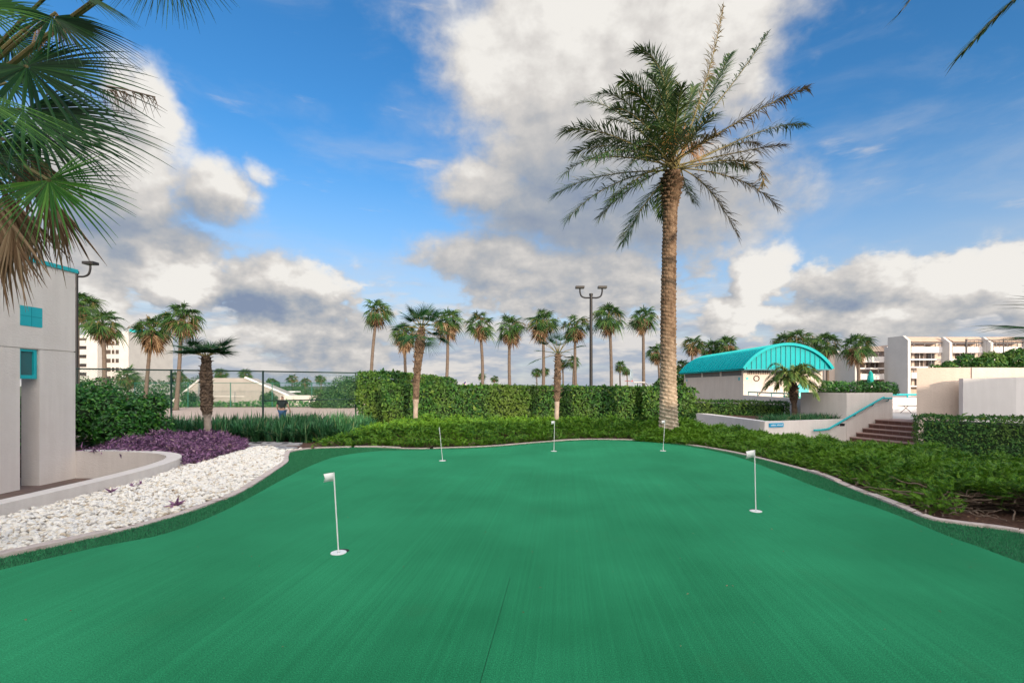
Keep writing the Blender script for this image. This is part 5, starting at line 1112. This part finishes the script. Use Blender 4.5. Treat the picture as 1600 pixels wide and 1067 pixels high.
def blob(vec, px, py, rx, ry):
    a, e = ang(px, py); ka = math.cos(a); s1 = (1/(rx/F*ka*ka), 1/(ry/F*ka))
    v = nt.nodes.new('ShaderNodeVectorMath'); v.operation = 'MULTIPLY_ADD'; LK(vec, v.inputs[0]); v.inputs[1].default_value = (s1[0], s1[1], 0); v.inputs[2].default_value = (-a*s1[0], -e*s1[1], 0)
    d = nt.nodes.new('ShaderNodeVectorMath'); d.operation = 'DOT_PRODUCT'; LK(v.outputs[0], d.inputs[0]); LK(v.outputs[0], d.inputs[1])
    return mth('EXPONENT', mth('MULTIPLY', d.outputs['Value'], -1.0))
MASS = [(880,90,190,120,1.1),(1040,60,190,120,1.15),(1150,110,90,90,.75),(930,230,200,110,1.0),(790,120,60,70,.50),(770,300,100,46,.76),(880,330,170,80,.85),(1060,300,170,120,.8),(760,410,110,50,.95),(900,440,210,80,.8),(1060,430,110,70,.45),
        (220,180,60,50,.9),(180,300,130,110,1.08),(330,300,80,50,.95),(240,400,150,66,.98),(310,440,100,45,1.1),(450,455,120,52,1.0),(395,265,38,26,.55),(490,520,140,60,.95),(540,450,60,25,.45),(560,412,60,16,.40),(120,420,140,120,.9),
        (1195,440,62,50,1.1),(1160,490,80,40,.8),(1330,445,100,50,1.0),(1470,460,110,55,1.1),(1560,440,100,55,1.15),(1400,490,260,45,1.0),(1180,330,90,70,.42),(1260,300,60,50,.34),(1640,470,120,90,1.0)]
TONE = [(870,70,220,100,.30),(760,120,70,80,.25),(1120,70,110,90,.18),(930,260,200,70,-.22),(880,330,170,60,-.42),(740,290,70,28,.22),(1050,310,160,80,-.20),(760,395,80,35,-.18),(900,440,200,60,-.10),(700,440,50,30,.1),
        (225,180,60,50,.25),(330,285,90,40,.22),(330,345,120,35,-.30),(180,320,90,90,.05),(270,385,170,38,-.75),(305,432,90,38,1.0),(385,468,55,38,-.70),(430,480,90,30,-.25),(470,440,90,34,.30),(395,520,70,22,.6),(530,505,100,36,-.35),
        (1205,435,56,50,.6),(1165,480,50,30,.4),(1330,455,92,44,-.42),(1270,410,40,20,.15),(1450,440,110,36,.36),(1575,430,90,36,.36),(1500,490,120,22,-.22),(1420,500,220,30,.25),(1590,480,80,30,.05)]
LOW = sstep(el_, .34, .12)
def density(vec, gen_off):
    g = nt.nodes.new('ShaderNodeVectorMath'); g.operation = 'ADD'; LK(GEN, g.inputs[0]); g.inputs[1].default_value = gen_off
    wv = nt.nodes.new('ShaderNodeTexNoise'); LK(g.outputs[0], wv.inputs['Vector']); wv.inputs['Scale'].default_value = 5.5; wv.inputs['Detail'].default_value = 5; wv.inputs['Roughness'].default_value = .6
    w = nt.nodes.new('ShaderNodeVectorMath'); w.operation = 'MULTIPLY_ADD'; LK(wv.outputs['Color'], w.inputs[0]); w.inputs[1].default_value = (.16, .12, 0); w.inputs[2].default_value = (-.08, -.06, 0)
    p = nt.nodes.new('ShaderNodeVectorMath'); p.operation = 'ADD'; LK(vec, p.inputs[0]); LK(w.outputs[0], p.inputs[1]); pv = p.outputs[0]
    s = None
    for (a, b, rx, ry, wt) in MASS:
        t = mth('MULTIPLY', blob(pv, a, b, rx, ry), wt); s = t if s is None else mth('MAXIMUM', s, t)
    n1 = noise(g.outputs[0], 7.5, 9, .56, (1, 1, 1.5)); n2 = noise(g.outputs[0], 19, 6, .6, (1, 1, 1.4), (3, 1, 2))
    n3 = noise(g.outputs[0], 20, 7, .55, (1, 1, 1.9), (5, 3, 2))
    d = mth('ADD', s, mth('MULTIPLY', mth('SUBTRACT', n1, .5), .82)); d = mth('ADD', d, mth('MULTIPLY', mth('SUBTRACT', n2, .5), .30))
    return mth('ADD', d, mth('MULTIPLY', mth('MULTIPLY', mth('SUBTRACT', n3, .5), LOW), 1.1)), n1, n2, pv, n3
d0, n1, n2, pv, n3 = density(cm.outputs[0], (0, 0, 0))
sh = nt.nodes.new('ShaderNodeVectorMath'); sh.operation = 'ADD'; LK(cm.outputs[0], sh.inputs[0]); sh.inputs[1].default_value = (.022, .020, 0)
d1, *_ = density(sh.outputs[0], (.022, .002, .020))
# far low band of broken cloud, and loose cloud over the rest of the sky (behind and beside the viewer)
band = noise(GEN, 3.2, 8, .55, (1, 1, 7.0), (2, 0, 1)); lowf = sstep(el_, .27, .03)
b2 = noise(GEN, 8.5, 8, .57, (1, 1, 4.2), (1, 2, 3)); dband = mth('ADD', mth('ADD', mth('MULTIPLY', mth('SUBTRACT', band, .5), 1.5), mth('MULTIPLY', mth('SUBTRACT', b2, .5), 1.9)), mth('SUBTRACT', mth('MULTIPLY', lowf, 1.0), .20))
back = noise(GEN, 2.2, 9, .55, (1, 1, 1.6), (7, 2, 5)); dback = mth('ADD', mth('MULTIPLY', mth('SUBTRACT', back, .47), 2.6), mth('MULTIPLY', sstep(Y_, .15, -.25), .42))
dback = mth('SUBTRACT', dback, mth('MULTIPLY', sstep(Y_, .05, .35), 3.0))
al = mth('ADD', mth('MULTIPLY', sstep(d0, .18, .66), mth('SUBTRACT', 1.0, LOW)), mth('MULTIPLY', sstep(d0, .29, .50), LOW)); ab = mth('MULTIPLY', sstep(dband, .05, .75), .92); ak = sstep(dback, .0, .5)
wisp = mth('MULTIPLY', sstep(noise(GEN, 2.4, 8, .6, (1, 1, 3.2), (1, 4, 2), .5), .44, .78), .42)
tone = None
for (a, b, rx, ry, wt) in TONE: t = mth('MULTIPLY', blob(pv, a, b, rx, ry), wt); tone = t if tone is None else mth('ADD', tone, t)
emb = mth('SUBTRACT', d0, d1)
lum = mth('ADD', mth('ADD', .67, mth('MULTIPLY', emb, .85)), mth('ADD', mth('MULTIPLY', tone, .80), mth('ADD', mth('MULTIPLY', mth('SUBTRACT', n2, .5), .12), mth('MULTIPLY', mth('SUBTRACT', n1, .5), .16))))
lum = mth('MINIMUM', mth('MAXIMUM', lum, 0.0), 1.0)
CK = 5.6
ccol = ramp(nt, lum, [(0, (.27, .34, .48)), (.3, (.40, .45, .53)), (.55, (.58, .58, .59)), (.78, (.77, .74, .71)), (1, (1.0, .97, .92))])
b3 = noise(GEN, 8.5, 8, .57, (1, 1, 4.2), (1+.02*8.5, 2, 3+.016*4.2*8.5)); bcol = ramp(nt, mth('ADD', mth('MULTIPLY', mth('SUBTRACT', b2, b3), 1.25), mth('ADD', mth('MULTIPLY', band, .4), mth('MULTIPLY', b2, .35))), [(.26, (.45, .51, .62)), (.40, (.62, .63, .67)), (.56, (.84, .80, .77))])
def scale_col(c, k):
    n = nt.nodes.new('ShaderNodeVectorMath'); n.operation = 'SCALE'; LK(c, n.inputs[0])
    if hasattr(k, 'links'): LK(k, n.inputs[3])
    else: n.inputs[3].default_value = k
    return n.outputs[0]
sk = nt.nodes.new('ShaderNodeTexSky'); sk.sky_type = 'NISHITA'; sk.sun_disc = False; sk.sun_elevation = SUN_EL; sk.sun_rotation = math.atan2(SUN_DIR[0], SUN_DIR[1]); sk.air_density = 1.0; sk.dust_density = .6; sk.ozone_density = 2.2
hs = nt.nodes.new('ShaderNodeHueSaturation'); hs.inputs['Saturation'].default_value = 1.30; hs.inputs['Value'].default_value = 1.30; LK(sk.outputs[0], hs.inputs['Color'])
col = mixc(nt, 1.0, hs.outputs[0], (.90, .98, 1.08), 'MULTIPLY')
dt = nt.nodes.new('ShaderNodeVectorMath'); dt.operation = 'DOT_PRODUCT'; LK(GEN, dt.inputs[0]); dt.inputs[1].default_value = tuple(SUN_DIR)
glow = mth('ADD', 1.0, mth('MULTIPLY', sstep(dt.outputs['Value'], -.25, 1.0), 5.0))  # unseen sun-side clouds brightened to add fill light
wcol = scale_col(ramp(nt, lum, [(0, (.62, .66, .74)), (1, (.72, .74, .78))]), CK)
col = mixc(nt, mth('MULTIPLY', sstep(el_, .46, .04), .80), col, scale_col(ramp(nt, el_, [(0, (.74, .74, .78)), (.3, (.50, .64, .86))]), CK)); col = mixc(nt, wisp, col, wcol); col = mixc(nt, ak, col, scale_col(scale_col(ramp(nt, back, [(.4, (.80, .74, .66)), (.75, (.52, .53, .56))]), CK), glow))
col = mixc(nt, ab, col, scale_col(bcol, CK)); col = mixc(nt, al, col, scale_col(ccol, CK))
bg = nt.nodes.new('ShaderNodeBackground'); bg.inputs[1].default_value = .10; LK(col, bg.inputs[0]); wo_ = nt.nodes.new('ShaderNodeOutputWorld'); LK(bg.outputs[0], wo_.inputs[0])
